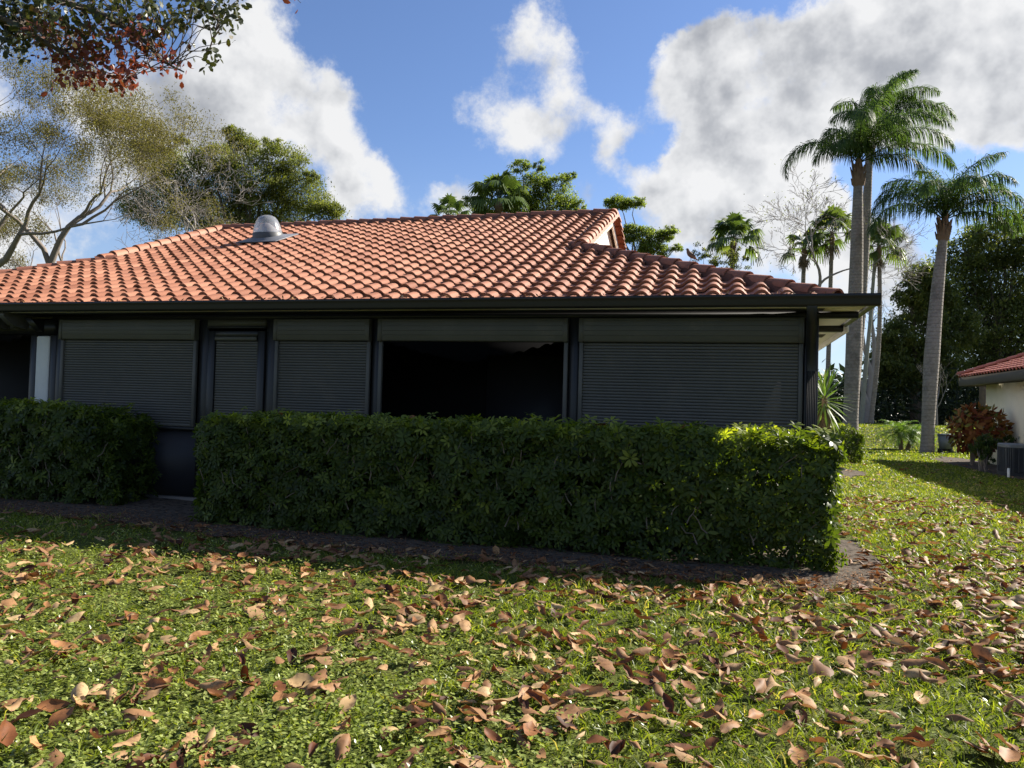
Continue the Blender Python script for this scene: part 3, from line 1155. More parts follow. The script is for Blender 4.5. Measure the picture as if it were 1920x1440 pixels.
def palm_bark():
    m = bpy.data.materials.new('ringed_palm_bark')
    m.use_nodes = True
    t = NB(m.node_tree)
    t.n.clear()
    out = t.new('ShaderNodeOutputMaterial')
    co = t.new('ShaderNodeTexCoord').outputs['Object']
    sep = t.new('ShaderNodeSeparateXYZ')
    t.put(sep.inputs[0], co)
    n = t.noise(co, 2.2, 5, .6)
    nf = t.noise(co, 11.0, 6, .7)
    z = t.math('MULTIPLY_ADD', n, .12, sep.outputs[2])
    rg = t.math('FRACT', t.math('MULTIPLY', z, 6.5))
    line = t.smooth(rg, .0, .16, 1.0, 0.0)
    c = t.ramp(nf, [(.25, (.17, .15, .13)), (.55, (.26, .23, .20)), (.8, (.35, .315, .275))])
    c = t.mix(t.math('MULTIPLY', line, t.math('MULTIPLY', nf, .75)), c, (.075, .062, .052))
    c = t.mix(t.smooth(t.noise(co, 1.3, 6, .7), .45, .7, 0, .75), c, (.10, .088, .075))
    b = t.new('ShaderNodeBsdfPrincipled')
    t.put(b.inputs['Base Color'], c)
    b.inputs['Roughness'].default_value = .85
    b.inputs['Specular IOR Level'].default_value = .15
    bn = t.new('ShaderNodeBump')
    bn.inputs['Strength'].default_value = .7
    bn.inputs['Distance'].default_value = .03
    t.put(bn.inputs['Height'], t.math('ADD', t.math('MULTIPLY', line, -1.0), nf))
    t.put(b.inputs['Normal'], bn.outputs[0])
    t.l.new(b.outputs[0], out.inputs[0])
    return m


M['ringbark'] = palm_bark()
M['boots'] = mat('palm_leaf_bases', (.17, .115, .075), .85, .4, 9, .1, .8, 30)
M['petiole'] = mat('palm_petiole', (.10, .105, .04), .6, .25, 6, .2)
M['deadleaf'] = mat('dead_palm_leaf', (.16, .12, .075), .9, .3, 8, .05)


def frond(az, el, L, droop, npair=46, leaf=.55, g=None, twist=0.0, plume=1.0, base=(0, 0, 0), hang=.7, width=.035, curl=0.0):
    """feather frond: arching rachis, leaflets hanging from it"""
    k = 14
    s = np.linspace(0, 1, k)
    ang = el - droop * s ** 1.5
    ds = L / (k - 1)
    h = np.array([math.cos(az), math.sin(az), 0])
    pos = [np.array(base, float)]
    for i in range(k - 1):
        a = .5 * (ang[i] + ang[i + 1])
        hz = np.array([math.cos(az + curl * s[i]), math.sin(az + curl * s[i]), 0])
        pos.append(pos[-1] + ds * (hz * math.cos(a) + np.array([0, 0, math.sin(a)])))
    pos = np.array(pos)
    g.tube(pos, np.linspace(.028, .006, k) * (L / 3) ** .5, 5, tint=.15)
    # leaflets
    t = np.linspace(.13, .995, npair)
    idx = t * (k - 1)
    i0 = np.clip(idx.astype(int), 0, k - 2)
    fr = (idx - i0)[:, None]
    B = pos[i0] * (1 - fr) + pos[i0 + 1] * fr
    T = norm(pos[i0 + 1] - pos[i0])
    Sd = norm(np.cross(T, np.array([0, 0, 1.])))
    Up = np.cross(Sd, T)
    ll = leaf * np.clip(np.minimum((t - .02) * 5, (1.12 - t) * 2.6), .25, 1)
    for sg in (-1, 1):
        n = npair
        a = rng.normal(.0, .32, n) * plume
        D = norm(T * .62 + sg * Sd * np.cos(a)[:, None] * .85 + Up * (np.sin(a) * .7 + .18)[:, None] + rng.normal(0, .06, (n, 3)))
        # each leaflet: three links that fall away
        p = B
        pts = [p]
        d = D
        for q in range(3):
            d = norm(d + np.array([0, 0, -1]) * hang * (.28 + .30 * q))
            p = p + d * (ll / 3)[:, None]
            pts.append(p)
        wv = norm(np.cross(D, Up + rng.normal(0, .3, (n, 3))))
        ww = width * np.array([.55, 1, .75])
        V = [pts[0] - wv * ww[0] / 2, pts[0] + wv * ww[0] / 2, pts[1] - wv * ww[1] / 2, pts[1] + wv * ww[1] / 2, pts[2] - wv * ww[2] / 2, pts[2] + wv * ww[2] / 2, pts[3]]
        V = np.stack(V, 1).reshape(-1, 3)
        b = (np.arange(n) * 7)[:, None]
        F4 = np.concatenate([b + np.array([[0, 1, 3, 2]]), b + np.array([[2, 3, 5, 4]])])
        F3 = b + np.array([[4, 5, 6]])
        tn = np.clip(rng.normal(.45, .2, n), 0, 1)
        g.add(V, [F4, F3], np.repeat(tn, 7))
    return pos


def trunk_path(base, top, bow=0.0, k=14):
    base, top = np.array(base, float), np.array(top, float)
    t = np.linspace(0, 1, k)[:, None]
    return base * (1 - t) + top * t + np.array([1, 0, 0]) * bow * np.sin(t * np.pi)


def queen_palm(label, base, top, rads, fronds, name='queen_palm', bow=0.0, shaft=1.2, leaf=1.0):
    base, top = np.array(base, float), np.array(top, float)
    root = thing(name, label, 'palm tree', base, 0)
    tp = top - base
    P = trunk_path((0, 0, -.15), tp, bow, 20)
    t = np.linspace(0, 1, 20)
    r = np.interp(t, [0, .03, .08, .45, .8, 1], rads)
    Geo().tube(P, r, 14).build('trunk', M['ringbark'], root, smooth=True)
    g = Geo()                                 # leaf bases wrapped round the neck
    d = norm(P[-1] - P[-2])
    g.tube([tp - d * .15, tp, tp + d * shaft * .35, tp + d * shaft * .7, tp + d * shaft], np.array([.95, 1.4, 1.35, .95, .5]) * rads[-1], 9)
    for q in range(18):
        a = q * 2.4
        h = q / 18
        o = tp + d * (shaft * .75 * h - .05) + np.array([math.cos(a), math.sin(a), 0]) * rads[-1] * 1.15
        e = o + np.array([math.cos(a) * .12, math.sin(a) * .12, .42]) * rng.uniform(.7, 1.1)
        g.segs(o[None], e[None], .07, .025, 4)
    g.build('crown_shaft', M['boots'], root)
    for az, el, L, dr in [(a_, e_ + 4, L_ * 1.28, d_ * 1.34) for a_, e_, L_, d_ in fronds]:
        g = Geo()
        frond(R(az), R(el), L, R(dr), int(34 * L), leaf, g, base=tp + d * shaft * .8, hang=1.7, width=.036, plume=2.0, curl=rng.normal(0, .12))
        g.build('frond', M['queen'], root)
    return root


def fan_leaf(g, base, az, el, pet, rad, droop=.5, nseg=22, tint=.5):
    dr = np.array([math.cos(az) * math.cos(el), math.sin(az) * math.cos(el), math.sin(el)])
    sd = np.array([-math.sin(az), math.cos(az), 0])
    up = np.cross(dr, sd)
    up = up if up[2] > 0 else -up
    p0 = np.array(base, float)
    c = p0 + dr * pet - np.array([0, 0, .12 * pet])
    g.segs(p0[None], c[None], .022, .014, 4, .1)
    a = np.linspace(-1.9, 1.9, nseg)
    D = np.cos(a)[:, None] * dr + np.sin(a)[:, None] * sd
    B = np.repeat(c[None], nseg, 0)
    L = rad * (1 - .12 * np.abs(a))
    m = B + D * (L * .55)[:, None] + up * .06 * rad
    e = B + D * (L * .9)[:, None] - np.array([0, 0, 1]) * (droop * rad * rng.uniform(.3, .9, nseg))[:, None]
    S = np.cross(D, up)
    w = rad * .062
    V = np.stack([B, m + S * w, m - S * w, e + S * w * .35, e - S * w * .35], 1).reshape(-1, 3)
    b = (np.arange(nseg) * 5)[:, None]
    g.add(V, [b + np.array([[0, 1, 2]]), b + np.array([[1, 3, 4, 2]])], tint)


def fan_palm(label, base, top, r, nfr, rad, name='fan_palm', skirt=True, bow=0.0, lean=(0, 0), dead=6, group=None):
    base, top = np.array(base, float), np.array(top, float)
    root = thing(name, label, 'palm tree', base, 0, group)
    tp = top - base
    P = trunk_path((0, 0, -.1), tp, bow, 10)
    Geo().tube(P, np.linspace(r * 1.3, r, 10), 8).build('trunk', M['ringbark'], root, smooth=True)
    g = Geo()
    g.tube([tp - np.array([0, 0, .5]), tp - np.array([0, 0, .1]), tp + np.array([0, 0, .35])], [r * 1.0, r * 1.45, r * .7], 8)
    g.build('crown_shaft', M['boots'], root)
    for q in range(nfr):
        f = q / nfr
        az = q * 2.4 + rng.normal(0, .2)
        el = R(78 - 105 * f ** 1.1) + rng.normal(0, .1)
        g = Geo()
        fan_leaf(g, tp + np.array([0, 0, .25]), az, el, rad * rng.uniform(.8, 1.2), rad * rng.uniform(.85, 1.1), .35 + .5 * f, tint=float(np.clip(rng.normal(.55, .2), 0, 1)))
        g.build('fan_leaf', M['fan'], root)
    if dead:
        g = Geo()
        for q in range(dead):
            fan_leaf(g, tp - np.array([0, 0, rng.uniform(0, .5)]), rng.uniform(0, 6.28), R(rng.uniform(-86, -62)), rad * rng.uniform(.2, .5), rad * rng.uniform(.4, .65), .7, nseg=12)
        g.build('dead_leaf_skirt', M['deadleaf'], root)
    return root


# tall queen palms at the right, blown a little to the right
bp = at(1593, 806, 36.0); bp[2] = gz(bp[0], bp[1])
tp_ = at(1609, 345, 35.6)
queen_palm('tallest palm with thick grey trunk rising just right of the house corner', bp, tp_, [.44, .40, .33, .35, .27, .20],
           [(181, 42, 3.7, 112), (150, 66, 2.2, 115), (215, 60, 2.0, 110), (100, 70, 3.4, 85), (60, 72, 3.6, 80), (25, 66, 3.8, 92), (2, 34, 4.2, 72), (-12, 52, 3.9, 95), (-40, 66, 3.6, 95), (-75, 60, 3.2, 95), (-110, 64, 3.2, 95), (40, 84, 3.3, 48), (-60, 82, 3.2, 55), (195, 78, 2.3, 100), (-20, 20, 2.4, 60)], bow=.05)
b2 = at(1595, 806, 40.0); b2[2] = gz(b2[0], b2[1])
queen_palm('second tall palm standing close behind the tallest trunk with its crown blown right', b2, at(1630, 285, 40.0), [.36, .34, .27, .26, .22, .18],
           [(0, 58, 3.9, 88), (20, 74, 3.8, 82), (-20, 50, 3.8, 90), (60, 80, 3.6, 62), (-65, 74, 3.4, 80), (110, 76, 3.2, 75), (165, 74, 2.2, 105), (205, 68, 2.0, 110), (5, 82, 3.6, 58), (-35, 30, 3.4, 75), (35, 45, 3.4, 85), (-110, 66, 3.0, 92), (12, 66, 4.2, 70)], bow=.10)
b3 = at(1738, 850, 31.6); b3[2] = 0
queen_palm('shorter queen palm in the lawn with a leaning grey trunk, left of the neighbouring house', b3, at(1768, 447, 32.2), [.30, .285, .24, .30, .24, .18],
           [(178, 52, 3.2, 108), (196, 24, 3.5, 78), (165, 66, 2.9, 100), (3, 40, 3.5, 92), (-8, 54, 3.2, 98), (14, 66, 3.1, 86), (50, 76, 2.9, 78), (95, 80, 2.9, 60), (140, 76, 2.8, 82), (-50, 68, 2.8, 95), (-95, 64, 2.7, 98), (-135, 60, 2.8, 100), (-20, 80, 3.0, 62), (5, 24, 2.6, 70)], bow=-.10, shaft=1.0, leaf=.92)

# fan palms beyond the roof
for lb, px, py, Y, r, nf, rad, by in [
    ('fan palm with round drooping crown above the right hip of the roof', 1375, 455, 44, .14, 22, .95, 700),
    ('slim fan palm with upright crown standing left of the tallest trunk', 1560, 445, 46, .12, 20, 1.05, 700),
    ('thin fan palm between the two grey palm trunks', 1648, 470, 43, .11, 22, .95, 800),
    ('dark fan palm with hanging dead leaves behind the ridge', 935, 385, 42, .17, 26, 1.05, 700),
    ('low fan palm with a brown ragged skirt amid the bare tree', 1508, 470, 47, .13, 10, .8, 700)]:
    tp2 = at(px, py, Y)
    b_ = np.array([tp2[0] - (.35 if px == 1648 else .15), tp2[1], 0.0]); b_[2] = gz(b_[0], b_[1])
    fan_palm(lb, b_, tp2, r, nf, rad, dead=(14 if px == 1508 else 4), bow=(.25 if px == 1648 else 0))
tp2 = at(840, 412, 46)
fan_palm('small fan palm whose tip just clears the ridge left of the dark palm', (tp2[0], tp2[1], .9), tp2, .12, 14, .8, dead=2)

# ------------------------------------------------------------------ trees beyond the house
M['g_mid'] = leafmat('olive_green_leaf', [(0, (.07, .085, .025)), (.5, (.145, .16, .045)), (1, (.23, .235, .075))], .48)
M['g_light'] = leafmat('bright_green_leaf', [(0, (.085, .115, .03)), (.5, (.16, .20, .05)), (1, (.25, .29, .08))], .5)
M['g_dark'] = leafmat('dark_oak_leaf', [(0, (.06, .08, .034)), (.5, (.12, .142, .052)), (1, (.22, .225, .075))], .48)
M['g_yellow'] = leafmat('yellowing_leaf', [(0, (.115, .095, .045)), (.5, (.165, .14, .065)), (1, (.21, .19, .09))], .35)
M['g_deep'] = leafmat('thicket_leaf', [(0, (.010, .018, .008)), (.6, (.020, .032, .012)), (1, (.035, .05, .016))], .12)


def lob(px, py, pr, Y, dy=0.0):
    p = at(px, py, Y + dy)
    return (p[0], p[1], p[2], pr * Y / F_PX)


Y = 40
leafy_tree('broad olive green tree behind the left end of the roof ridge', (*at(450, 700, Y)[:2], 0),
           [lob(*q, Y, d) for q, d in [((300, 300, 48), 1), ((345, 345, 60), 0), ((400, 300, 45), -1), ((455, 275, 36), 1), ((470, 340, 70), 0), ((530, 300, 45), 0), ((560, 360, 60), 1), ((605, 398, 38), 0), ((290, 390, 65), 1), ((390, 400, 70), 1), ((500, 400, 70), 1), ((265, 275, 20), 0), ((340, 262, 14), 0), ((440, 250, 20), 0), ((510, 268, 18), 0), ((585, 330, 18), 0), ((622, 392, 20), 0)]],
           110000, .145, M['g_mid'], M['bark_dark'], .30, aspect=.4, squash=.6, clump=1.3)
Y = 44
leafy_tree('fresh green tree beside the dark fan palm, above the middle of the ridge', (*at(1010, 700, Y)[:2], .9),
           [lob(*q, Y) for q in [(1000, 350, 38), (1045, 345, 30), (975, 312, 20), (1010, 310, 15), (1060, 375, 26), (1030, 390, 45), (970, 385, 40), (905, 355, 22), (890, 380, 22), (1085, 390, 20), (1070, 330, 12)]],
           26000, .14, M['g_light'], M['bark_grey'], .25, squash=.6)
leafy_tree('airy green tree right of the small gable with flat leafy tiers', (*at(1190, 700, 40)[:2], .9),
           [lob(*q, 40) for q in [(1160, 382, 26), (1190, 380, 20), (1135, 378, 12), (1185, 430, 22), (1215, 445, 34), (1250, 440, 22), (1225, 470, 32), (1170, 450, 20), (1270, 465, 14), (1255, 428, 10)]],
           20000, .125, M['g_light'], M['bark_grey'], .2, squash=.42)
leafy_tree('small grey green tree on the left of the round crowned fan palm', (*at(1322, 700, 42)[:2], .9),
           [lob(*q, 42) for q in [(1318, 470, 18), (1335, 455, 10), (1305, 485, 16), (1330, 490, 20)]], 900, .14, M['g_mid'], M['bark_grey'], .08)
leafy_tree('small leafy tree at the foot of the round crowned fan palm', (*at(1375, 700, 41)[:2], .9),
           [lob(*q, 41) for q in [(1372, 470, 20), (1360, 490, 22), (1385, 495, 24), (1395, 480, 12)]], 1300, .14, M['g_mid'], M['bark_grey'], .08)

# bare and half-bare trees
b_ = at(90, 735, 27)
bare_tree('nearly bare spreading tree with fine yellowish leaves, far left behind the roof', (b_[0], b_[1], 0), (.15, 0, 6.0), .22, 8, M['bark_grey'], seed=5, kids=(2, 3), spread=.58, shrink=.80, up=.10, L1=2.2, wob=.2,
          leaf=.072, nleaf=42000, lmat=M['g_yellow'], name='sparse_tree')
b_ = at(-75, 735, 26)
bare_tree('half bare tree at the left edge whose thick limb leans into view', (b_[0], b_[1], 0), (.6, 0, 5.4), .23, 8, M['bark_grey'], seed=23, kids=(2, 3), spread=.58, shrink=.80, up=.10, side=(1.0, 0, .2), L1=2.3, wob=.2,
          leaf=.072, nleaf=34000, lmat=M['g_yellow'], name='sparse_tree')
b_ = at(165, 735, 33)
bare_tree('thin tree with light yellow brown foliage between the bare tree and the olive tree', (b_[0], b_[1], 0), (-.1, 0, 5.4), .18, 7, M['bark_grey'], seed=41, kids=(2, 3), spread=.55, shrink=.8, up=.12, L1=1.7, wob=.2,
          leaf=.085, nleaf=20000, lmat=M['g_yellow'], name='sparse_tree')
b_ = at(335, 735, 30)
bare_tree('leafless grey twiggy tree in front of the olive green tree', (b_[0], b_[1], 0), (.1, 0, 6.3), .15, 8, M['twig_grey'], seed=12, kids=(2, 3), spread=.66, shrink=.82, up=.03, L1=1.45, wob=.24, min_r=.007)
b_ = at(1480, 735, 44)
bare_tree('leafless spreading tree behind the right hip of the roof', (b_[0], b_[1], .9), (.4, 0, 8.1), .16, 8, M['twig_grey'], seed=3, kids=(2, 3), spread=.58, shrink=.80, up=.08, L1=1.6, wob=.22, min_r=.009,
          leaf=.12, nleaf=700, lmat=M['g_mid'])
b_ = at(1628, 796, 46); b_[2] = gz(b_[0], b_[1])
M['pale'] = mat('pale_smooth_bark', (.30, .27, .25), .85, .25, 3, .15, .3, 20)


def pale_tree():
    root = thing('pale_tree', 'pale smooth barked tree with forking trunk behind the tallest palm', 'tree', b_)
    k = 46 / F_PX
    def q(px, py):
        return at(px, py, 46) - b_
    g = Geo()
    g.tube([q(1629, 800), q(1630, 760), q(1622, 745)], [.30, .24, .18], 9)
    g.tube([q(1629, 770), q(1633, 725), q(1635, 700), q(1630, 685)], [.27, .22, .20, .13], 9)
    g.tube([q(1634, 702), q(1640, 675), q(1639, 640), q(1634, 600), q(1626, 560)], [.19, .15, .12, .09, .05], 8)
    g.tube([q(1623, 748), q(1612, 715), q(1604, 695), q(1598, 660)], [.16, .13, .10, .07], 8)
    g.tube([q(1631, 688), q(1622, 660), q(1618, 630), q(1608, 600), q(1600, 560)], [.12, .10, .09, .06, .03], 7)
    g.tube([q(1634, 600), q(1640, 560), q(1632, 540)], [.06, .04, .02], 6)
    g.build('trunk', M['pale'], root, smooth=True)
    s0 = np.array([q(1630 + rng.normal(0, 6), 600 + rng.normal(0, 15)) for _ in range(30)])
    Geo().segs(s0, s0 + unit(30) * .6 + np.array([0, 0, .6]), .02, .008, 3).build('twig', M['twig_grey'], root, kind='stuff')
pale_tree()
b4 = at(1614, 800, 43); b4[2] = gz(b4[0], b4[1])
root = thing('slender_trunk', 'slender pale green leaning trunk crossing in front of the forking pale tree', 'tree', b4)
Geo().tube([np.array((0, 0, -.1)), at(1618, 750, 43) - b4, at(1624, 680, 43) - b4, at(1631, 610, 43) - b4, at(1638, 520, 43) - b4, at(1641, 480, 43) - b4], [.16, .13, .115, .10, .09, .08], 9).build('trunk', mat('lichen_bark', (.23, .235, .20), .9, .3, 4, .1, .4, 20), root, smooth=True)
b5 = at(1757, 803, 43); b5[2] = gz(b5[0], b5[1])
bare_tree('small leafless sapling with pale trunk in front of the dark thicket', b5, (0, 0, 1.5), .06, 5, M['twig_grey'], name='bare_sapling', seed=9, kids=(2, 3), spread=.5, shrink=.76, L1=.75, up=.15)

# dark masses on the right
Y = 52
leafy_tree('big dark evergreen tree filling the right edge above the neighbouring roof', (*at(1880, 760, Y)[:2], .95),
           [lob(*q, Y, d) for q, d in [((1905, 440, 60), 0), ((1860, 470, 60), 1), ((1810, 470, 48), 0), ((1785, 520, 60), 1), ((1830, 540, 80), 2), ((1910, 530, 90), 1), ((1850, 610, 80), 1), ((1770, 590, 55), 0), ((1920, 630, 80), 2), ((1880, 690, 70), 1), ((1800, 660, 60), 1), ((1970, 480, 90), 1), ((1990, 600, 100), 2), ((1830, 440, 25), 0), ((1885, 415, 25), 0)]],
           80000, .25, M['g_dark'], M['bark_dark'], .45, squash=.85, clump=1.4)
Y = 49
leafy_tree('dark rounded tree behind the shorter queen palm trunk', (*at(1720, 770, Y)[:2], .95),
           [lob(*q, Y, d) for q, d in [((1730, 520, 30), 0), ((1705, 555, 28), 0), ((1750, 560, 45), 1), ((1720, 620, 60), 1), ((1680, 640, 38), 0), ((1665, 690, 40), 0), ((1740, 690, 60), 1), ((1790, 620, 45), 1), ((1700, 700, 50), 1), ((1655, 650, 20), 0)]],
           56000, .23, M['g_dark'], M['bark_dark'], .35, squash=.9, clump=1.4)


def thicket():
    g = Geo()
    n = 16000
    px = rng.uniform(1470, 2080, n)
    Yv = rng.uniform(47.5, 56, n)
    topv = 720 + 14 * np.sin(px / 17.0) + 9 * np.sin(px / 7.3) - np.clip((px - 1640) / 60, 0, 1) * 14
    py = topv + (806 - topv) * rng.uniform(0, 1, n) ** .9
    P = np.array([at(a, b, c) for a, b, c in zip(px, py, Yv)])
    D = norm(unit(n) * np.array([1, 1, .7]) + np.array([0, 0, -.25]))
    g.leaf4(P, D, perp(D), rng.uniform(.25, .8, n), rng.uniform(.05, .12, n), .1, rng.uniform(0, 1, n))
    m = 90
    bx = np.array([at(a, 803, c) for a, c in zip(rng.uniform(1480, 2060, m), rng.uniform(48, 55, m))])
    bx[:, 2] = .9
    g.segs(bx, bx + rng.normal(0, .3, (m, 3)) * np.array([1, 1, 0]) + np.array([0, 0, 2.6]), .05, .03, 5, 0.0)
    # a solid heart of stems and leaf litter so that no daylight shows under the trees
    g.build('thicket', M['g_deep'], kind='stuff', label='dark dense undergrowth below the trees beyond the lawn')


thicket()
# more woodland further back closes the horizon
def far_wood():
    g = Geo()
    n = 26000
    X = rng.uniform(-90, 150, n)
    Yv = rng.uniform(85, 120, n)
    H = 6.0 + 1.6 * np.sin(X * .23) + 1.1 * np.sin(X * .61 + 1)
    P = np.c_[X, Yv, .5 + H * rng.uniform(0, 1, n) ** .8]
    D = unit(n)
    g.leaf4(P, D, perp(D), rng.uniform(.7, 1.6, n), rng.uniform(.4, .8, n), .1, rng.uniform(0, 1, n))
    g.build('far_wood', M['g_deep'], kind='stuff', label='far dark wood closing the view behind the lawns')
far_wood()

# ------------------------------------------------------------------ neighbouring house
nh = thing('neighbour_house', 'cream neighbouring house with red tiled roof at the right edge', 'house', W(8.55, 25.0, 0), HZ)
NU, NV = 8.55, 25.0
EU, EV, EZ = 7.9, 30.2, 2.86
M['cream'] = mat('cream_render', (.90, .81, .60), .9, .1, 2.5, .15, .3, 40)
M['brownf'] = mat('brown_fascia', (.085, .075, .058), .7, .2, 3, .2)
M['ntile'] = mat('red_tile', None, .65, .2, 5, .2, tint=[(0, (.30, .09, .06)), (1, (.45, .16, .11))])
M['glass'] = mat('window_glass', (.03, .035, .035), .08, .1, 1, .6)
M['wframe'] = mat('window_frame', (.55, .52, .44), .5, .08, 3, .3)
M['blind'] = mat('vertical_blind', (.32, .31, .26), .7, .15, 4, .2)
g = Geo()
wz = 2.62
g.box((0, 12 - NV, -.05), (.2, 17.4 - NV, wz)); g.box((0, 17.402, 0) if False else (0, 17.4 - NV + .002, 2.35), (.2, 26.4 - NV, wz)); g.box((0, 25.2 - NV, -.05), (.2, 29.5 - NV, wz))
g.box((0, 17.4 - NV + .002, -.05), (.2, 25.2 - NV - .002, .12))
g.box((.202, 29.3 - NV, -.05), (9, 29.5 - NV, wz))
g.build('wall', M['cream'], nh)
slope = TP
a_ = lambda u, v, z: (u - NU, v - NV, z)
ru, rz = EU + 6.0, EZ + 6.0 * slope
g = Geo()
Vn = [a_(EU, 8, EZ), a_(EU, EV, EZ), a_(ru, EV - 6.0, rz), a_(ru, 8, rz), a_(2 * ru - EU, EV, EZ), a_(2 * ru - EU, 8, EZ)]
g.add(Vn, [np.array([[0, 3, 2, 1]]), np.array([[3, 5, 4, 2]])]); g.add(Vn, np.array([[1, 2, 4]]))
nroof = g.build('roof', M['deck'], nh)
ey3, ez3 = np.array([math.cos(PIT), 0, math.sin(PIT)]), np.array([-math.sin(PIT), 0, math.cos(PIT)])
ex3 = np.array([0., -1, 0])
O3 = []
for r in range(22):
    s = r * TE
    for c in range(80):
        y = EV - .1 - c * TW
        d = s * math.cos(PIT)
        if y > EV - d - .1 or y < 9 or d > 5.9:
            continue
        O3.append((EU - .03 + d - NU, y - NV, EZ + .012 + s * math.sin(PIT)))
O3 = np.array(O3)
tile_geo(Geo(), O3, ex3, ey3, ez3, np.clip(rng.normal(.5, .25, len(O3)), 0, 1)).build('roof_tile', M['ntile'], nroof, smooth=True, kind='stuff')
d3 = np.array([math.cos(PIT), 0, math.sin(PIT)])
p0, p1 = np.array(a_(EU, EV, EZ + .08)), np.array(a_(ru, EV - 6.0, rz + .08))
ncap = [cap_mesh(.5), cap_mesh(.9)]
for me_ in ncap:
    me_.materials.clear(); me_.materials.append(M['ntile'])
dd = (p1 - p0) / np.linalg.norm(p1 - p0)
upv = np.array([0, 0, 1.]); upv -= dd * dd[2]; upv /= np.linalg.norm(upv)
sdv = np.cross(upv, dd)
rq = Matrix((tuple(dd), tuple(sdv), tuple(upv))).transposed().to_euler()
for k in range(18):
    place('hip_tile', ncap[k % 2], nroof, p0 + dd * k * .345 + upv * .05, rq)
g = Geo()
g.box((EU - NU, 8 - NV, EZ - .27), (EU - NU + .04, EV - NV, EZ + .01)); g.box((EU - NU + .042, EV - NV - .04, EZ - .27), (12 - NU, EV - NV, EZ + .01))
g.build('fascia', M['brownf'], nh)
Geo().box((EU - NU + .045, 8 - NV, 2.63), (-.002, EV - NV - .045, 2.655)).build('soffit', M['brownf'], nh)
# sliding window with tall blinds behind its frame
win = Geo()
for a, b in (((-.03, 17.45 - NV, .12), (.06, 17.53 - NV, 2.35)), ((-.03, 25.12 - NV, .12), (.06, 25.195 - NV, 2.35)), ((-.029, 17.54 - NV, 2.27), (.055, 25.11 - NV, 2.348)), ((-.03, 23.6 - NV, .2), (.06, 23.68 - NV, 2.268))):
    win.bbox(a, b, .006)
wo = win.build('window', M['wframe'], nh)
Geo().box((.03, 23.69 - NV, .15), (.04, 25.11 - NV, 2.265)).build('pane', M['glass'], wo)
Geo().box((.03, 17.54 - NV, .15), (.04, 23.59 - NV, 2.265)).build('pane', M['cream'], wo)
for k in range(5):
    y = 23.80 + k * .27
    Geo().box((-.012, y - NV, .16), (.025, y + .09 - NV, 2.26)).build('blind_slat', M['blind'], wo)
# dark lattice trunk by the wall corner
b6 = at(1845, 800, 33); b6[2] = gz(b6[0], b6[1])
root = thing('leaning_trunk', 'dark tree trunk just left of the cream wall corner', 'tree', b6)
Geo().tube([(0, 0, -.1), at(1846, 770, 33) - b6, at(1846, 740, 33) - b6, at(1845, 715, 33) - b6], [.28, .22, .2, .19], 9).build('trunk', M['bark_dark'], root, smooth=True)

# ------------------------------------------------------------------ things beside the neighbour's wall
M['acgrey'] = mat('slate_metal', (.055, .062, .072), .45, .15, 5, .4)
M['actop'] = mat('grey_metal_lid', (.16, .17, .18), .45, .15, 5, .4)
M['binp'] = mat('grey_plastic', (.135, .15, .165), .5, .12, 4, .35)
M['bindark'] = mat('dark_plastic', (.03, .032, .036), .5, .15, 4, .3)
M['pvc'] = mat('white_pvc', (.7, .7, .66), .4, .05, 4, .3)


def ac_unit():
    p = at(1905, 893, 20.3)
    root = thing('air_conditioner', 'dark grey outdoor air conditioner with louvred sides in front of the cream wall', 'air conditioner', (p[0] + .17, p[1] + .1, 0), HZ)
    h, s = .84, .43
    def rr(r, z, sc=1.0):
        a = []
        c = s - r
        for q in range(4):
            for k in range(5):
                t = q * math.pi / 2 + k * math.pi / 8
                cx, cy = (c, c, -c, -c)[q] if False else (c if q in (0, 3) else -c), (c if q in (0, 1) else -c)
                a.append((cx * sc + r * sc * math.cos(t), cy * sc + r * sc * math.sin(t), z))
        return np.array(a)
    def band(g, levels):
        V = np.concatenate([rr(.12, z, sc) for z, sc in levels])
        n = 20
        for i in range(len(levels) - 1):
            k = np.arange(n)
            g.add(V, np.c_[i * n + k, i * n + (k + 1) % n, (i + 1) * n + (k + 1) % n, (i + 1) * n + k]) if i == 0 else g.add(V, np.c_[i * n + k, i * n + (k + 1) % n, (i + 1) * n + (k + 1) % n, (i + 1) * n + k])
        return g
    band(Geo(), [(.10, .93), (h - .10, .93)]).build('coil', M['bindark'], root)
    g = band(Geo(), [(0.0, 1.02), (.09, 1.02), (.10, .96)])
    g.build('base_pan', M['bindark'], root)
    g = band(Geo(), [(h - .10, .97), (h - .09, 1.01), (h - .02, 1.02), (h, .97), (h + .01, .8), (h + .005, .01)])
    g.build('top_cover', M['actop'], root)
    g = Geo()
    for z in np.arange(.13, h - .11, .028):
        ring = np.concatenate([rr(.12, z, .985), rr(.12, z + .010, .95)])
        n = 20
        k = np.arange(n)
        g.add(ring, np.c_[k, (k + 1) % n, n + (k + 1) % n, n + k])
    g.build('louvre', M['acgrey'], root, kind='stuff')
    ring = rr(.12, .1, 1.0)
    for i in range(0, 20):
        q = ring[i]
        g = Geo()
        g.segs(np.array([q]), np.array([q + np.array([0, 0, h - .2])]), .013, .013, 4)
        g.build('upright_bar', M['acgrey'], root)
    for t in np.linspace(-.28, .28, 6):
        for pr in ((-s, t), (t, -s)):
            g = Geo()
            q = np.array([pr[0], pr[1], .1])
            g.segs(q[None], (q + np.array([0, 0, h - .2]))[None], .010, .010, 4)
            g.build('upright_bar', M['acgrey'], root)
ac_unit()
p = at(1891, 893, 19.6)
o = Geo().lathe([(.0, .24), (.03, .24), (.03, -.02)], 12).build('pipe_stub', M['pvc'], None, True)
o.location = (p[0], p[1], 0); o['label'] = 'short white plastic pipe stub standing in front of the air conditioner'; o['category'] = 'pipe'

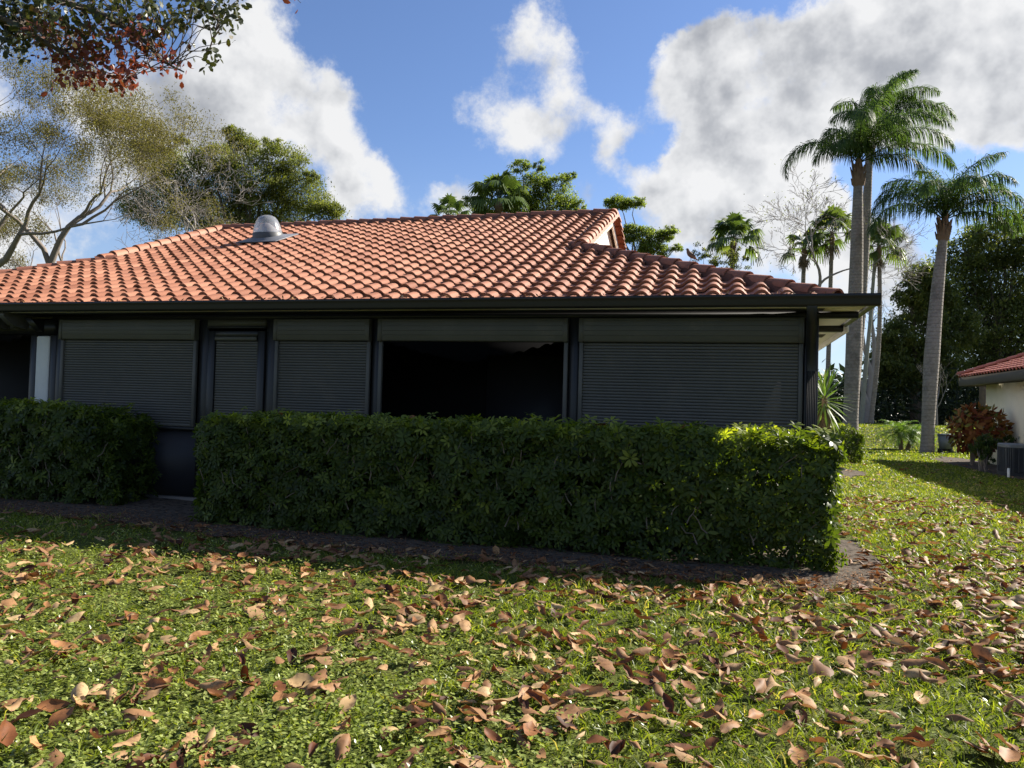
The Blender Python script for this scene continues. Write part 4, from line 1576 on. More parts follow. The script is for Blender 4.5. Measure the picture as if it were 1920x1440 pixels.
p = at(1773, 849, 31.5)
bn_ = thing('wheelie_bin', 'grey plastic wheelie bin on the lawn beside the shorter palm trunk', 'bin', (p[0], p[1], 0), R(-22))
g = Geo()
def frus(g, a, b, z0, z1):
    (x0, y0), (x1, y1) = a, b
    V = [(-x0, -y0, z0), (x0, -y0, z0), (x0, y0, z0), (-x0, y0, z0), (-x1, -y1, z1), (x1, -y1, z1), (x1, y1, z1), (-x1, y1, z1)]
    return g.add(V, np.array([(0, 3, 2, 1), (4, 5, 6, 7), (0, 1, 5, 4), (1, 2, 6, 5), (2, 3, 7, 6), (3, 0, 4, 7)]))
frus(g, (.22, .24), (.27, .29), .20, .74)
bo = g.build('body', M['binp'], bn_)
g = Geo(); frus(g, (.285, .31), (.285, .31), .742, .775); frus(g, (.27, .30), (.20, .22), .776, .81); g.tube([(-.2, .33, .76), (.2, .33, .76)], .018, 8); g.build('lid', M['binp'], bn_)
g = Geo(); g.box((-.215, -.19, .03), (-.12, .22, .198)); g.box((.12, -.19, .03), (.215, .22, .198)); g.box((-.118, -.15, .10), (.118, .22, .197)); g.build('foot', M['bindark'], bn_)
for sx in (-1, 1):
    g = Geo(); g.tube([(sx * .225, .17, .10), (sx * .27, .17, .10)], .10, 14); g.add([(sx * .27, .17, .1)], np.zeros((0, 3), int)); g.build('wheel', M['bindark'], bn_)

# pygmy date palms
def date_palm(px, py, Y, topx, topy, label, nf, L):
    b = at(px, py, Y); b[2] = 0
    t = at(topx, topy, Y) - b
    root = thing('date_palm', label, 'palm tree', b)
    Geo().tube(limb((0, 0, -.05), t, 0, 6, .03), np.linspace(.10, .085, 6), 9).build('trunk', M['boots'], root)
    for k in range(nf):
        g = Geo()
        el = 70 - 85 * (k / nf)
        frond(k * 2.4 + rng.normal(0, .2), R(el), L * rng.uniform(.85, 1.1), R(85), 34, .26, g, base=t, hang=.35, width=.018, plume=.5)
        g.build('frond', M['pygmy'], root)
date_palm(1690, 845, 33.2, 1686, 812, 'low feathery date palm with upright stem left of the shorter palm trunk', 24, 1.15)
date_palm(1700, 846, 33.6, 1712, 815, 'low feathery date palm with leaning stem nearest the shorter palm trunk', 20, 1.0)

# croton
M['croton'] = mat('croton_leaf', None, .6, .15, 3, .15, tint=[(0, (.075, .02, .012)), (.35, (.17, .048, .018)), (.6, (.27, .12, .03)), (.8, (.20, .19, .04)), (1, (.06, .09, .02))], transl=.2, trcol=(1.2, .8, .4))
def croton():
    b = at(1822, 869, 24.0); b[2] = 0
    root = thing('croton_bush', 'rust red and yellow leaved croton bush at the corner of the cream wall', 'shrub', b)
    g = Geo()
    cs = [at(1825 + rng.normal(0, 6), 835, 24.0) - b for _ in range(5)]
    for c in cs:
        g.tube([(0, 0, -.05), c * np.array([.6, .6, .5]), c], [.05, .035, .02], 6)
    g.build('stem', M['bark_grey'], root)
    n = 760
    C = np.array([at(1832, 806, 24.0) - b])
    d = unit(n)
    P = C + d * np.array([.80, .72, .72]) * rng.uniform(.75, 1.0, (n, 1))
    P[:, 2] = np.maximum(P[:, 2], .25 + .25 * np.abs(P[:, 0]))
    D = norm(d * .45 + np.array([0, 0, -.15]) + rng.normal(0, .75, (n, 3)))
    N = perp(D, d * 1.6)
    tv = np.clip(rng.normal(.45, .22, n) + .12 * d[:, 2], 0, 1)
    front = np.argsort(P[:, 1])
    st, ot = front[:260], front[260:]
    Geo().leaf6(P[ot], D[ot], N[ot], rng.uniform(.2, .32, len(ot)), rng.uniform(.08, .11, len(ot)), .2, tv[ot]).build('leaf', M['croton'], root, kind='stuff')
    vs = [Geo().leaf6(np.zeros((1, 3)), np.array([[1., 0, 0]]), np.array([[0, 0, 1.]]), .29, .105, .2, np.array([q])).mesh('leaf', M['croton']) for q in (.05, .2, .35, .5, .65, .8, .95)]
    for i in st:
        Mx = Matrix((tuple(D[i]), tuple(np.cross(N[i], D[i])), tuple(N[i]))).transposed()
        place('leaf', vs[int(tv[i] * 6.99)], root, P[i], Mx.to_euler(), rng.uniform(.7, 1.15))
croton()


def shrub(label, px, pybase, Y, lobes, n, leaf, lm, name='green_shrub'):
    b = at(px, pybase, Y); b[2] = gz(b[0], b[1])
    root = thing(name, label, 'shrub', b)
    ls = [lob(*q, Y) for q in lobes]
    ls = [(a - b[0], bb - b[1], c - b[2], r) for a, bb, c, r in ls]
    P, tv, C = crown_points(ls, n, 1.0, 1.2)
    P[:, 2] = np.maximum(P[:, 2], .05)
    D = unit(n)
    Geo().leaf4(P, D, perp(D, np.array([0, 0, 1.])), leaf * rng.uniform(.6, 1.3, n), leaf * .5, .1, tv).build('foliage', lm, root)
    g = Geo()
    for k in range(7):
        l = ls[k % len(ls)]
        g.tube(limb((rng.normal(0, .05), rng.normal(0, .05), -.05), (l[0] + rng.normal(0, .1), l[1], l[2]), 0, 5, .05), np.linspace(.035, .012, 5), 6)
    g.build('stem', M['bark_grey'], root)
    return root
M['shrubg'] = leafmat('shrub_leaf', [(0, (.025, .05, .014)), (.5, (.05, .085, .02)), (1, (.10, .14, .03))], .3)
shrub('small green shrub with bare stems beside the air conditioner', 1842, 889, 21.5, [(1845, 832, 20), (1838, 845, 18), (1855, 840, 20), (1830, 838, 10), (1850, 858, 14)], 2600, .075, M['shrubg'])
shrub('low dark plants along the wall behind the air conditioner', 1895, 850, 23.2, [(1880, 824, 9), (1895, 824, 9), (1910, 825, 10), (1925, 824, 10)], 900, .07, M['shrubg'])

# spiky yucca by the side wall
def yucca():
    b = at(1547, 870, 20.5); b[2] = 0
    root = thing('yucca', 'spiky long leaved yucca growing beside the house corner', 'shrub', b)
    top = at(1546, 742, 20.5) - b
    Geo().tube([(0, 0, -.05), top * .5, top], [.10, .08, .07], 9).build('stem', M['boots'], root)
    my = leafmat('yucca_leaf', [(0, (.05, .09, .025)), (.6, (.10, .16, .035)), (1, (.20, .24, .07))], .35)
    n = 95
    for k in range(n):
        f = k / n
        az = k * 2.4
        el = R(85 - 150 * f ** .9)
        d = np.array([[math.cos(az) * math.cos(el), math.sin(az) * math.cos(el), math.sin(el)]])
        g = Geo()
        g.leaf6(top[None] + np.array([[0, 0, -.25 * f]]), d, perp(d, np.array([0, 0, 1.])), rng.uniform(.7, .95), .055, .12, np.array([np.clip(rng.normal(.5, .25), 0, 1)]))
        g.build('leaf', my, root)
    g = Geo()
    m = 40
    d = norm(np.c_[rng.normal(0, .5, (m, 2)), -np.ones(m)])
    g.leaf6(np.repeat(top[None], m, 0) - np.array([0, 0, .2]) - np.c_[np.zeros((m, 2)), rng.uniform(0, .5, m)], d, perp(d, np.array([0, -1., 0])), .6, .05, .1, 0.5)
    g.build('dead_leaf', M['deadleaf'], root)
yucca()

# ------------------------------------------------------------------ hedges
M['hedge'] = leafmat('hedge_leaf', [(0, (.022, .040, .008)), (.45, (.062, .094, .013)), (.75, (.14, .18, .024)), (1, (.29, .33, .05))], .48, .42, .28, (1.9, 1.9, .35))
M['twig'] = mat('hedge_twig', (.15, .125, .09), .8, .3, 9, .1)


def rosette_arrays(C, A, nl=8, L=.075, wd=.30, tint=None):
    """umbrellas of leaflets on centres C with axes A"""
    n = len(C)
    X = perp(A)
    Yv = np.cross(A, X)
    ph = rng.uniform(0, 6.28, n)
    B, D, N, Ls, T = [], [], [], [], []
    for k in range(nl):
        a = ph + k * 2 * math.pi / nl + rng.normal(0, .12, n)
        rad = X * np.cos(a)[:, None] + Yv * np.sin(a)[:, None]
        el = rng.uniform(-.15, .55, n)[:, None]
        d = norm(rad * np.cos(el) + A * np.sin(el))
        N.append(norm(A - d * np.sum(A * d, 1, keepdims=True)))
        D.append(d)
        B.append(C + d * .008)
        Ls.append(L * rng.uniform(.75, 1.2, n))
        T.append(tint)
    Ls = np.concatenate(Ls)
    return np.concatenate(B), np.concatenate(D), np.concatenate(N), Ls, Ls * wd, np.concatenate(T)


ROS = []
for k in range(10):
    g = Geo()
    a = rosette_arrays(np.zeros((1, 3)), np.array([[0, 0, 1.]]), int(rng.integers(6, 9)), .078, .34, np.array([[.08, .2, .3, .38, .45, .5, .6, .72, .86, 1.0][k]]))
    g.leaf6(*a[:5], .22, a[5], .06)
    ROS.append(g.mesh('leaf_cluster', M['hedge']))


def hedge(label, u0, u1, v0, v1, h, nface, ninner, seed, name='hedge', round_l=.25, round_r=.12, parts=300, local=True):
    uc, vc = (u0 + u1) / 2, (v0 + v1) / 2
    root = thing(name, label, 'hedge', W(uc, vc, 0), HZ)
    hu, hv = (u1 - u0) / 2, (v1 - v0) / 2

    def wob(a, b):
        return .045 * np.sin(a * 2.3 + b * 3.1) + .03 * np.sin(a * 5.7 - b * 4.0) + .02 * np.sin(a * 11 + b * 9)

    C, A, T = [], [], []
    # front, back, top, ends
    def push(c, ax, t):
        C.append(c); A.append(ax); T.append(t)
    areas = [2 * hu * h, 2 * hu * h * .35, 2 * hu * 2 * hv, 2 * hv * h * .8, 2 * hv * h]
    tot_ = sum(areas)
    for face, ar in enumerate(areas):
        n = int(nface * ar / tot_)
        a, b = rng.uniform(-1, 1, n), rng.uniform(0, 1, n)
        dep = np.abs(rng.normal(0, .06, n))
        if face in (0, 1):
            x = a * hu
            z = b * h
            y = (-hv if face == 0 else hv) + (1 if face == 0 else -1) * (dep + wob(x, z * 2) + .10 * (1 - b) ** 2 * (b < .25))
            n_ = np.array([0, -1. if face == 0 else 1., .35])
        elif face == 2:
            x, y = a * hu, (b * 2 - 1) * hv
            z = h - dep + wob(x, y * 2)
            n_ = np.array([0, -.1, 1.])
        else:
            y, z = a * hv, b * h
            sg = -1 if face == 3 else 1
            x = sg * (hu - dep - wob(y * 2, z * 2))
            n_ = np.array([sg * 1., 0, .35])
        p = np.c_[x, y, z]
        push(p, norm(n_ + unit(n) * .55), np.clip(rng.normal(.36, .17, n) + .30 * np.clip((z - (h - .14)) / .14, 0, 1.2) * (1 if face != 1 else 0), 0, 1))  # top rosettes are light green; sunlit glow is also put into their tint
    n = ninner
    p = np.c_[rng.uniform(-hu + .1, hu - .1, n), rng.uniform(-hv + .08, hv - .08, n), rng.uniform(.05, h - .08, n)]
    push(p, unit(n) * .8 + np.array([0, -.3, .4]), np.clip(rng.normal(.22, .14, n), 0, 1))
    C, A, T = np.concatenate(C), norm(np.concatenate(A)), np.concatenate(T)
    kp_ = (C[:, 2] > .17) | (rng.uniform(0, 1, len(C)) < .85)          # woody, thinner foot
    C, A, T = C[kp_], A[kp_], T[kp_]
    # soften the upper corners and the ends
    x, z = C[:, 0], C[:, 2]
    for sg, rr in ((-1, round_l), (1, round_r)):
        e = np.clip((sg * x - (hu - rr)) / rr, 0, 1)
        C[:, 2] -= (e ** 2) * np.clip((z - (h - rr * 1.2)) / (rr * 1.2), 0, 1) * rr * .55
        C[:, 1] += (e ** 2) * rr * .5 * np.clip(-C[:, 1] / hv, 0, 1)
    # stray shoots above the clipped top, sunlit yellow put into their tint
    ns = int(hu * 9)
    sx = rng.uniform(-hu + .1, hu - .1, ns)
    sh = np.c_[sx, rng.uniform(-hv + .02, hv * .4, ns), h + rng.uniform(.0, .11, ns)]
    C = np.r_[C, sh]; A = np.r_[A, norm(np.array([[0, -.25, 1.]]) + unit(ns) * .3)]; T = np.r_[T, rng.uniform(.65, 1, ns)]
    # the ones that show largest become parts
    wx = np.array([W(uc + c[0], vc + c[1], c[2]) for c in C])
    rl = wx - np.array([0, 0, EYE])
    vis = (np.abs(rl[:, 0] / rl[:, 1]) < .68) & ((C[:, 1] < -hv + .05) | (C[:, 2] > h - .05))
    kx = np.where(vis, np.linalg.norm(rl, axis=1) - .8 * T + rng.uniform(0, 3.5, len(C)), 1e6)
    od = np.argsort(kx)
    pt, st = od[:parts], od[parts:]
    g = Geo()
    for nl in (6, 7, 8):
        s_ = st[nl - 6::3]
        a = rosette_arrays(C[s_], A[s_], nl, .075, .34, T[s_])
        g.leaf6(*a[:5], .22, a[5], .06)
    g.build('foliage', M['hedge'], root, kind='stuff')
    for i in pt:
        z_ = A[i]
        x_ = perp(z_[None])[0]
        Mx = Matrix((tuple(x_), tuple(np.cross(z_, x_)), tuple(z_))).transposed()
        C2 = C[i] + z_ * .02
        place('leaf_cluster', ROS[int(T[i] * 9.99)], root, C2, Mx.to_euler(), float(rng.uniform(.85, 1.35)))
    # woody stems inside, some showing on the face
    g = Geo()
    ns = int(hu * 2 * 9)
    for k in range(ns):
        x0 = rng.uniform(-hu + .12, hu - .12)
        y0_ = rng.uniform(-hv + .25, hv - .2)
        yt = rng.uniform(-hv + .0, hv - .1) if k % 2 else -hv + rng.uniform(-.0, .06)
        pth = limb((x0, y0_, -.03), (float(np.clip(x0 + rng.normal(0, .25), -hu + .1, hu - .1)), yt, rng.uniform(.5, h - .05)), -.03, 6, .035)
        g.tube(pth, np.linspace(.016, .006, 6), 5)
    for k in range(int(hu * 2 * 8)):
        p0 = np.array([rng.uniform(-hu + .1, hu - .1), -hv + rng.uniform(-.01, .05), rng.uniform(.2, h - .2)])
        g.tube(limb(p0, p0 + np.array([rng.normal(0, .10), rng.normal(0, .03), rng.uniform(.08, .25)]), 0, 4, .08), np.linspace(.008, .004, 4), 4)
    g.build('branch', M['twig'], root)
    return root


hedge('long clipped hedge of glossy umbrella leaves in front of the shutters', -5.98, 1.02, 7.66, 8.72, 1.27, 6200, 3600, 1)
hedge('shorter clipped hedge at the left, divided from the long one by a gap', -13.2, -7.82, 8.30, 9.28, 1.28, 3600, 1900, 2, round_r=.4)
hedge('small side hedge beyond the right corner of the house', 2.2, 4.05, 25.0, 27.0, 1.12, 1500, 700, 3, parts=60, round_r=.5)

# ------------------------------------------------------------------ overhanging tree at upper left
M['ovl'] = mat('turning_leaf', None, .42, .12, 4, .35, tint=[(0, (.028, .040, .014)), (.40, (.045, .060, .018)), (.55, (.10, .075, .022)), (.7, (.115, .038, .022)), (1, (.20, .05, .035))], transl=.34, trcol=(1.5, 1.2, .6))


def overhang():
    base = np.array([-8.2, 5.2, 0.0])
    root = thing('almond_tree', 'overhanging tree at upper left with green and reddish leaves', 'tree', base)
    g = Geo()
    tr = limb((0, 0, -.1), (.4, .6, 4.6), 0, 7, .02)
    g.tube(tr, np.linspace(.24, .15, 7), 10)
    g.build('trunk', M['bark_dark'], root, smooth=True)
    g = Geo()
    def q(px, py, Y):
        return at(px, py, Y) - base
    fork = np.array([.4, .6, 4.6])
    mains = [[fork, q(-260, -120, 7.2), q(-80, -60, 8.0), q(80, -10, 8.3), q(200, 30, 8.5), q(275, 80, 8.6), q(305, 115, 8.6), q(345, 135, 8.6)],
             [fork, q(-200, -220, 7.6), q(60, -120, 8.6), q(240, -70, 9.0), q(360, -20, 9.2), q(410, 40, 9.2), q(392, 95, 9.2)],
             [fork, q(-220, -40, 7.4), q(-60, 10, 8.2), q(40, 50, 8.4), q(110, 95, 8.4), q(160, 130, 8.4)],
             [fork, q(-160, -300, 8), q(150, -180, 9), q(330, -120, 9.2), q(470, -60, 9.2), q(550, -10, 9.2)]]
    for m_ in mains:
        k = len(m_)
        g.tube(np.array(m_), np.linspace(.07, .008, k), 6)
    g.build('limb', M['bark_dark'], root, smooth=True)
    # clumps of leaves: pixel centre, radius, count, tint centre
    cl = [(30, 15, 60, 170, .15), (120, 25, 60, 170, .2), (200, 15, 55, 150, .25), (290, 15, 50, 120, .25), (20, 75, 30, 60, .15), (5, 45, 35, 60, .12), (375, 10, 40, 80, .2),
          (330, 45, 28, 40, .3), (90, 65, 35, 70, .62), (150, 85, 40, 95, .72), (200, 115, 42, 95, .75), (245, 75, 38, 75, .75), (150, 140, 28, 50, .85), (110, 110, 30, 45, .8), (225, 150, 22, 32, .85), (265, 55, 28, 40, .6),
          (340, 135, 12, 9, .95), (320, 95, 12, 6, .85), (303, 132, 10, 10, .85), (395, 95, 18, 24, .12), (405, 50, 22, 22, .2), (425, 20, 18, 16, .2), (425, 75, 10, 5, .2), (445, 0, 10, 5, .2), (350, 75, 10, 4, .5), (240, 165, 5, 3, .9), (95, 165, 6, 3, .9), (560, 0, 10, 3, .85), (255, 115, 20, 14, .9), (70, 35, 40, 70, .3), (185, 55, 40, 70, .5)]
    P, T = [], []
    s0, s1 = [], []
    allm = np.concatenate([np.array(m_)[2:] for m_ in mains])
    # dense points on limbs for twig origins
    dn = np.concatenate([np.array([m_[i] * (1 - f) + m_[i + 1] * f for i in range(1, len(m_) - 1) for f in (0, .33, .66)]) for m_ in mains])
    for px, py, r, n, tc in cl:
        nt = max(1, n // 7)
        for _ in range(nt):
            c = q(px + rng.normal(0, r * .5), py + rng.normal(0, r * .45), rng.uniform(7.9, 9.2))
            o_ = dn[np.argsort(np.linalg.norm(dn - c, axis=1))[rng.integers(0, 3)]]
            s0.append(o_); s1.append(c)
            kk = max(3, int(1.6 * n / nt))
            P.append(c + rng.normal(0, .05 + r * .0006, (kk, 3)))
            T.append(np.clip(rng.normal(tc, .12, kk), 0, 1))
    P, T = np.concatenate(P), np.concatenate(T)
    g = Geo()
    s0, s1 = np.array(s0), np.array(s1)
    mid = (s0 + s1) / 2 + np.array([0, 0, .06]) + rng.normal(0, .04, s0.shape)
    g.segs(s0, mid, .007, .005, 4); g.segs(mid, s1, .005, .003, 4)
    g.build('twig', M['bark_dark'], root, kind='stuff')
    n = len(P)
    D = norm(unit(n) * .8 + np.array([0, 0, -.55]))
    N = perp(D)
    L = rng.uniform(.06, .10, n)
    od = rng.permutation(n)
    pt, st = od[:300], od[300:]
    Geo().leaf6(P[st], D[st], N[st], L[st], L[st] * .55, .12, T[st], .06).build('leaf', M['ovl'], root, kind='stuff')
    vs = [Geo().leaf6(np.zeros((1, 3)), np.array([[1., 0, 0]]), np.array([[0, 0, 1.]]), .08, .044, .12, np.array([v]), .06).mesh('leaf', M['ovl']) for v in np.linspace(.03, .97, 9)]
    for i in pt:
        Mx = Matrix((tuple(D[i]), tuple(np.cross(N[i], D[i])), tuple(N[i]))).transposed()
        place('leaf', vs[int(T[i] * 8.99)], root, P[i], Mx.to_euler(), float(L[i] / .08))
overhang()

# ------------------------------------------------------------------ the bird on the hip
def bird():
    f = .40
    p = np.array([RU_R - .12 + f * (UG_R - RU_R), V_FOOT + .12 + f * (VG - V_FOOT), zf + f * (ZE + .07 - zf) + .215])
    d = ray(1296, 472)
    # slide along the hip until it stands where the photograph has it
    best = None
    for f in np.linspace(0, 1, 400):
        w = W(RU_R - .12 + f * (UH_R - .05 - RU_R + .12), V_FOOT + .12 + f * (VG - V_FOOT - .10), 0)
        w[2] = zf + .07 + f * (ZT - zf) + .135
        px = (w[0] / w[1]) - d[0] / d[1]
        if best is None or abs(px) < best[0]:
            best = (abs(px), w)
    w = best[1]
    root = thing('dove', 'small brown dove perched on the right hip of the roof', 'bird', w, R(200))
    body = [(-.085, .0, .012, .008), (-.05, 0, .03, .022), (-.01, 0, .052, .033), (.025, 0, .075, .034), (.045, 0, .10, .026), (.052, 0, .118, .020), (.058, 0, .132, .020), (.07, 0, .138, .013), (.078, 0, .136, .004)]
    g = Geo()
    g.tube([b[:3] for b in body], [b[3] for b in body], 10)
    g.build('body', mat('dove_feather', (.17, .125, .095), .85, .3, 60, .1), root, smooth=True)
    g = Geo()
    for s in (-1, 1):
        V = [(.03, s * .033, .085), (-.02, s * .037, .07), (-.085, s * .016, .022), (-.02, s * .034, .045), (.025, s * .036, .06)]
        g.add(V, np.array([[0, 1, 2, 3, 4]]))
    g.build('wing', mat('dove_wing', (.12, .09, .07), .9, .3, 60, .1), root)
    g = Geo()
    g.add([(-.07, -.012, .018), (-.07, .012, .018), (-.135, .014, -.012), (-.135, -.014, -.012), (-.07, 0, .026), (-.135, 0, -.006)], [np.array([[0, 1, 2, 3]]), np.array([[0, 3, 5, 4], [1, 4, 5, 2]])])
    g.build('tail', mat('dove_tail', (.10, .08, .065), .9, .2, 60, .1), root)
    g = Geo()
    g.segs(np.array([[.0, -.012, .03], [.0, .012, .03]]), np.array([[.005, -.012, -.003], [.005, .012, -.003]]), .003, .003, 5)
    g.build('leg', mat('dove_leg', (.25, .08, .06), .7, .1), root)
    g = Geo()
    g.tube([(.076, 0, .136), (.094, 0, .131)], [.004, .001], 6)
    g.build('beak', mat('dove_beak', (.05, .045, .04), .5, .1), root)
bird()

# ------------------------------------------------------------------ beds and edging by the neighbour
us_, n = np.linspace(0, 2 * np.pi, 40, endpoint=False), 40
for (cu, cv, ru_, rv_) in ((7.75, 26.0, .95, 5.6), (2.4, 21.5, 1.1, 2.2)):
    rr_ = 1 + .10 * np.sin(us_ * 5 + cu) + .07 * np.sin(us_ * 9)
    ring = np.array([W(cu + ru_ * a * math.cos(t), cv + rv_ * a * math.sin(t), 0) for t, a in zip(us_, rr_)])
    ring[:, 2] = [gz(x, y) + .016 for x, y in ring[:, :2]]
    c = ring.mean(0)
    Geo().add(np.r_[ring, c[None]], np.array([(i, (i + 1) % n, n) for i in range(n)])).build('mulch_bed', M['soil'], kind='structure')
g = Geo()
for k in range(46):
    u0_ = 1.6 + k * .28
    p = W(u0_, 36.55 + .05 * math.sin(u0_ * 1.3), 0)
    g.box((p[0] - .145, p[1] - .04, -.05), (p[0] + .145, p[1] + .04, .045 + .006 * math.sin(k * 5.0)))
g.build('lawn_edging', M['bindark'], kind='structure')


# ------------------------------------------------------------------ grass and lawn weeds
M['grass'] = leafmat('grass_blade', [(0, (.045, .075, .010)), (.45, (.14, .185, .020)), (.8, (.24, .28, .04)), (.93, (.32, .32, .07)), (1, (.42, .33, .16))], .45, .45, .3, (1.5, 1.5, .5))
M['weed'] = leafmat('clover_leaf', [(0, (.06, .085, .014)), (.5, (.22, .27, .05)), (1, (.42, .46, .15))], .36, .32, .5, (1.5, 1.5, .5))


def smooth_noise(x, y, s, seed):
    r_ = np.random.default_rng(seed)
    out = np.zeros_like(x)
    for k in range(7):
        a, f, p = r_.uniform(0, 6.28), s * r_.uniform(.5, 2.0), r_.uniform(0, 6.28)
        out += np.sin((x * math.cos(a) + y * math.sin(a)) * f + p)
    return out / 3.0


def in_bed(x, y):
    u, v = UV(x, y)
    bed = (u < 1.5) & (v > bed_front(np.clip(u, -14.5, 1.55)) + .06 * np.sin(u * 7.7) + .04 * np.sin(u * 31) + rng.normal(.03, .11, np.shape(u))) & (v < 24)
    house_in = (u < 1.1) & (v > 9)
    nb = (u > 8.4) & (v < 29.6)
    m1_ = (((u - 7.75) / .95) ** 2 + ((v - 26) / 5.6) ** 2) < .95
    m2_ = (((u - 2.4) / 1.1) ** 2 + ((v - 21.5) / 2.2) ** 2) < .95
    return bed | house_in | nb | m1_ | m2_


def scatter(y0, y1, dens, margin=1.7, slope=.72):
    A = (y1 - y0) * (slope * (y0 + y1) + 2 * margin)
    n = int(A * dens)
    y = rng.uniform(y0, y1, n)
    hw = slope * y + margin
    x = rng.uniform(-1, 1, n) * (slope * y1 + margin)
    k = np.abs(x) < hw
    return x[k], y[k]


gg, wg = Geo(), Geo()
for y0_, y1_, dg, dw, ln, wd in [(2.3, 3.6, 2600, 4200, .075, .0065), (3.6, 5.2, 2100, 3000, .075, .0075), (5.2, 7.4, 1500, 1500, .075, .009), (7.4, 11, 1300, 260, .07, .011), (11, 17, 760, 0, .07, .016), (17, 27, 380, 0, .075, .024), (27, 50, 170, 0, .09, .038)]:
    x, y = scatter(y0_, y1_, dg)
    tuft = smooth_noise(x, y, 5.0, 1) * .5 + smooth_noise(x, y, 14., 2) * .4
    weedy = smooth_noise(x, y, 1.6, 3) * .35 - np.clip((x / np.maximum(y, .1) + .05) * 2.2, -1, 1.2) - np.clip((y - 5.2) * .25, 0, 1)
    keep = ~in_bed(x, y) & (rng.uniform(0, 1, len(x)) < np.clip(.80 + tuft * .28 - .50 * (weedy > .15), .16, 1))
    x, y, tf = x[keep], y[keep], tuft[keep]
    n = len(x)
    B = np.c_[x, y, gz(x, y) - .004]
    D = norm(np.c_[rng.normal(0, .55, n), rng.normal(0, .55, n), np.full(n, .85)])
    L = ln * rng.uniform(.45, 1.35, n) * np.clip(1 + tf * .25, .6, 1.5)
    S = norm(np.cross(D, unit(n)))
    w = (wd * rng.uniform(.6, 1.2, n))[:, None]
    out_ = norm(D * np.array([1, 1, 0]) + 1e-6)
    m_ = B + D * (L * .55)[:, None]
    e_ = m_ + norm(D + out_ * .7 - np.array([0, 0, .25]))* (L * .5)[:, None]
    V = np.stack([B - S * w * .4, B + S * w * .4, m_ + S * w * .5, m_ - S * w * .5, e_], 1).reshape(-1, 3)
    b = (np.arange(n) * 5)[:, None]
    tn = np.clip(rng.normal(.42, .2, n) + tf * .08, 0, .92)
    straw = rng.uniform(0, 1, n) < (.07 + .03 * (y > 9) + .12 * (smooth_noise(x, y, 1.1, 21) > .6) * (y < 20))
    tn = np.where(straw, rng.uniform(.93, 1, n), tn)
    gg.add(V, [b + np.array([[0, 1, 2, 3]]), b + np.array([[3, 2, 4]])], np.repeat(tn, 5))
    if dw:
        x, y = scatter(y0_, y1_, dw)
        weedy = smooth_noise(x, y, 1.6, 3) * .35 - np.clip((x / np.maximum(y, .1) + .05) * 2.2, -1, 1.2) - np.clip((y - 5.2) * .25, 0, 1)
        keep = ~in_bed(x, y) & (rng.uniform(0, 1, len(x)) < np.clip(.30 + weedy * .7, .06, 1))
        x, y = x[keep], y[keep]
        n = len(x)
        hgt = rng.uniform(.004, .06, n) * np.clip(1 + .5 * smooth_noise(x, y, 9., 5), .4, 1.6)
        B = np.c_[x, y, gz(x, y) + hgt]
        D = norm(np.c_[rng.normal(0, 1, (n, 2)), rng.normal(.1, .42, n)])
        wg.leaf4(B, D, perp(D, np.array([0, 0, 1.4])), rng.uniform(.014, .032, n) * (1 + .03 * y0_), rng.uniform(.010, .022, n) * (1 + .03 * y0_), .12, np.clip(rng.normal(.5, .24, n), 0, 1))
gg.build('grass', M['grass'], kind='stuff', label='lawn grass in front of and beside the house')
wg.build('lawn_weeds', M['weed'], kind='stuff', label='small leaved ground cover growing through the lawn')

# crumbs of bark and leaf on the bare soil
n = 22000
u = rng.uniform(-13.5, 1.5, n)
v = bed_front(u) + np.abs(rng.normal(0, .45, n)) - .12
B = np.array([W(a, b, .028) for a, b in zip(u, v)])
D = norm(np.c_[rng.normal(0, 1, (n, 2)), rng.normal(.0, .25, n)])
Geo().leaf4(B, D, perp(D, np.array([0, 0, 1.4])), rng.uniform(.008, .05, n), rng.uniform(.004, .014, n), .2, rng.uniform(0, .85, n)).build('soil_litter', M['litter'], kind='stuff')

# ------------------------------------------------------------------ fallen leaves
def dry_leaf_mat():
    m = bpy.data.materials.new('dry_leaf')
    m.use_nodes = True
    t = NB(m.node_tree)
    t.n.clear()
    out = t.new('ShaderNodeOutputMaterial')
    co = t.new('ShaderNodeTexCoord').outputs['Object']
    a = t.new('ShaderNodeAttribute', attribute_name='tint').outputs['Fac']
    top = t.ramp(a, [(0, (.035, .014, .007)), (.25, (.10, .032, .012)), (.45, (.19, .075, .028)), (.65, (.31, .15, .06)), (.85, (.40, .235, .105)), (1, (.48, .335, .165))])
    under = t.ramp(a, [(0, (.11, .05, .025)), (.5, (.28, .15, .068)), (1, (.45, .32, .165))])
    geo = t.new('ShaderNodeNewGeometry')
    c = t.mix(geo.outputs['Backfacing'], top, under)
    nz = t.noise(t.new('ShaderNodeNewGeometry').outputs['Position'], 38.0, 5, .6)
    c = t.mix(t.smooth(nz, .45, .75, 0, .7), c, (.075, .032, .016))
    b = t.new('ShaderNodeBsdfPrincipled')
    t.put(b.inputs['Base Color'], c)
    b.inputs['Roughness'].default_value = .6
    b.inputs['Specular IOR Level'].default_value = .2
    tr = t.new('ShaderNodeBsdfTranslucent')
    t.put(tr.inputs[0], t.vmath('MULTIPLY', c, (1.3, .9, .6)))
    mx = t.new('ShaderNodeMixShader')
    mx.inputs[0].default_value = .16
    t.l.new(b.outputs[0], mx.inputs[1])
    t.l.new(tr.outputs[0], mx.inputs[2])
    t.l.new(mx.outputs[0], out.inputs[0])
    return m


M['dry'] = dry_leaf_mat()


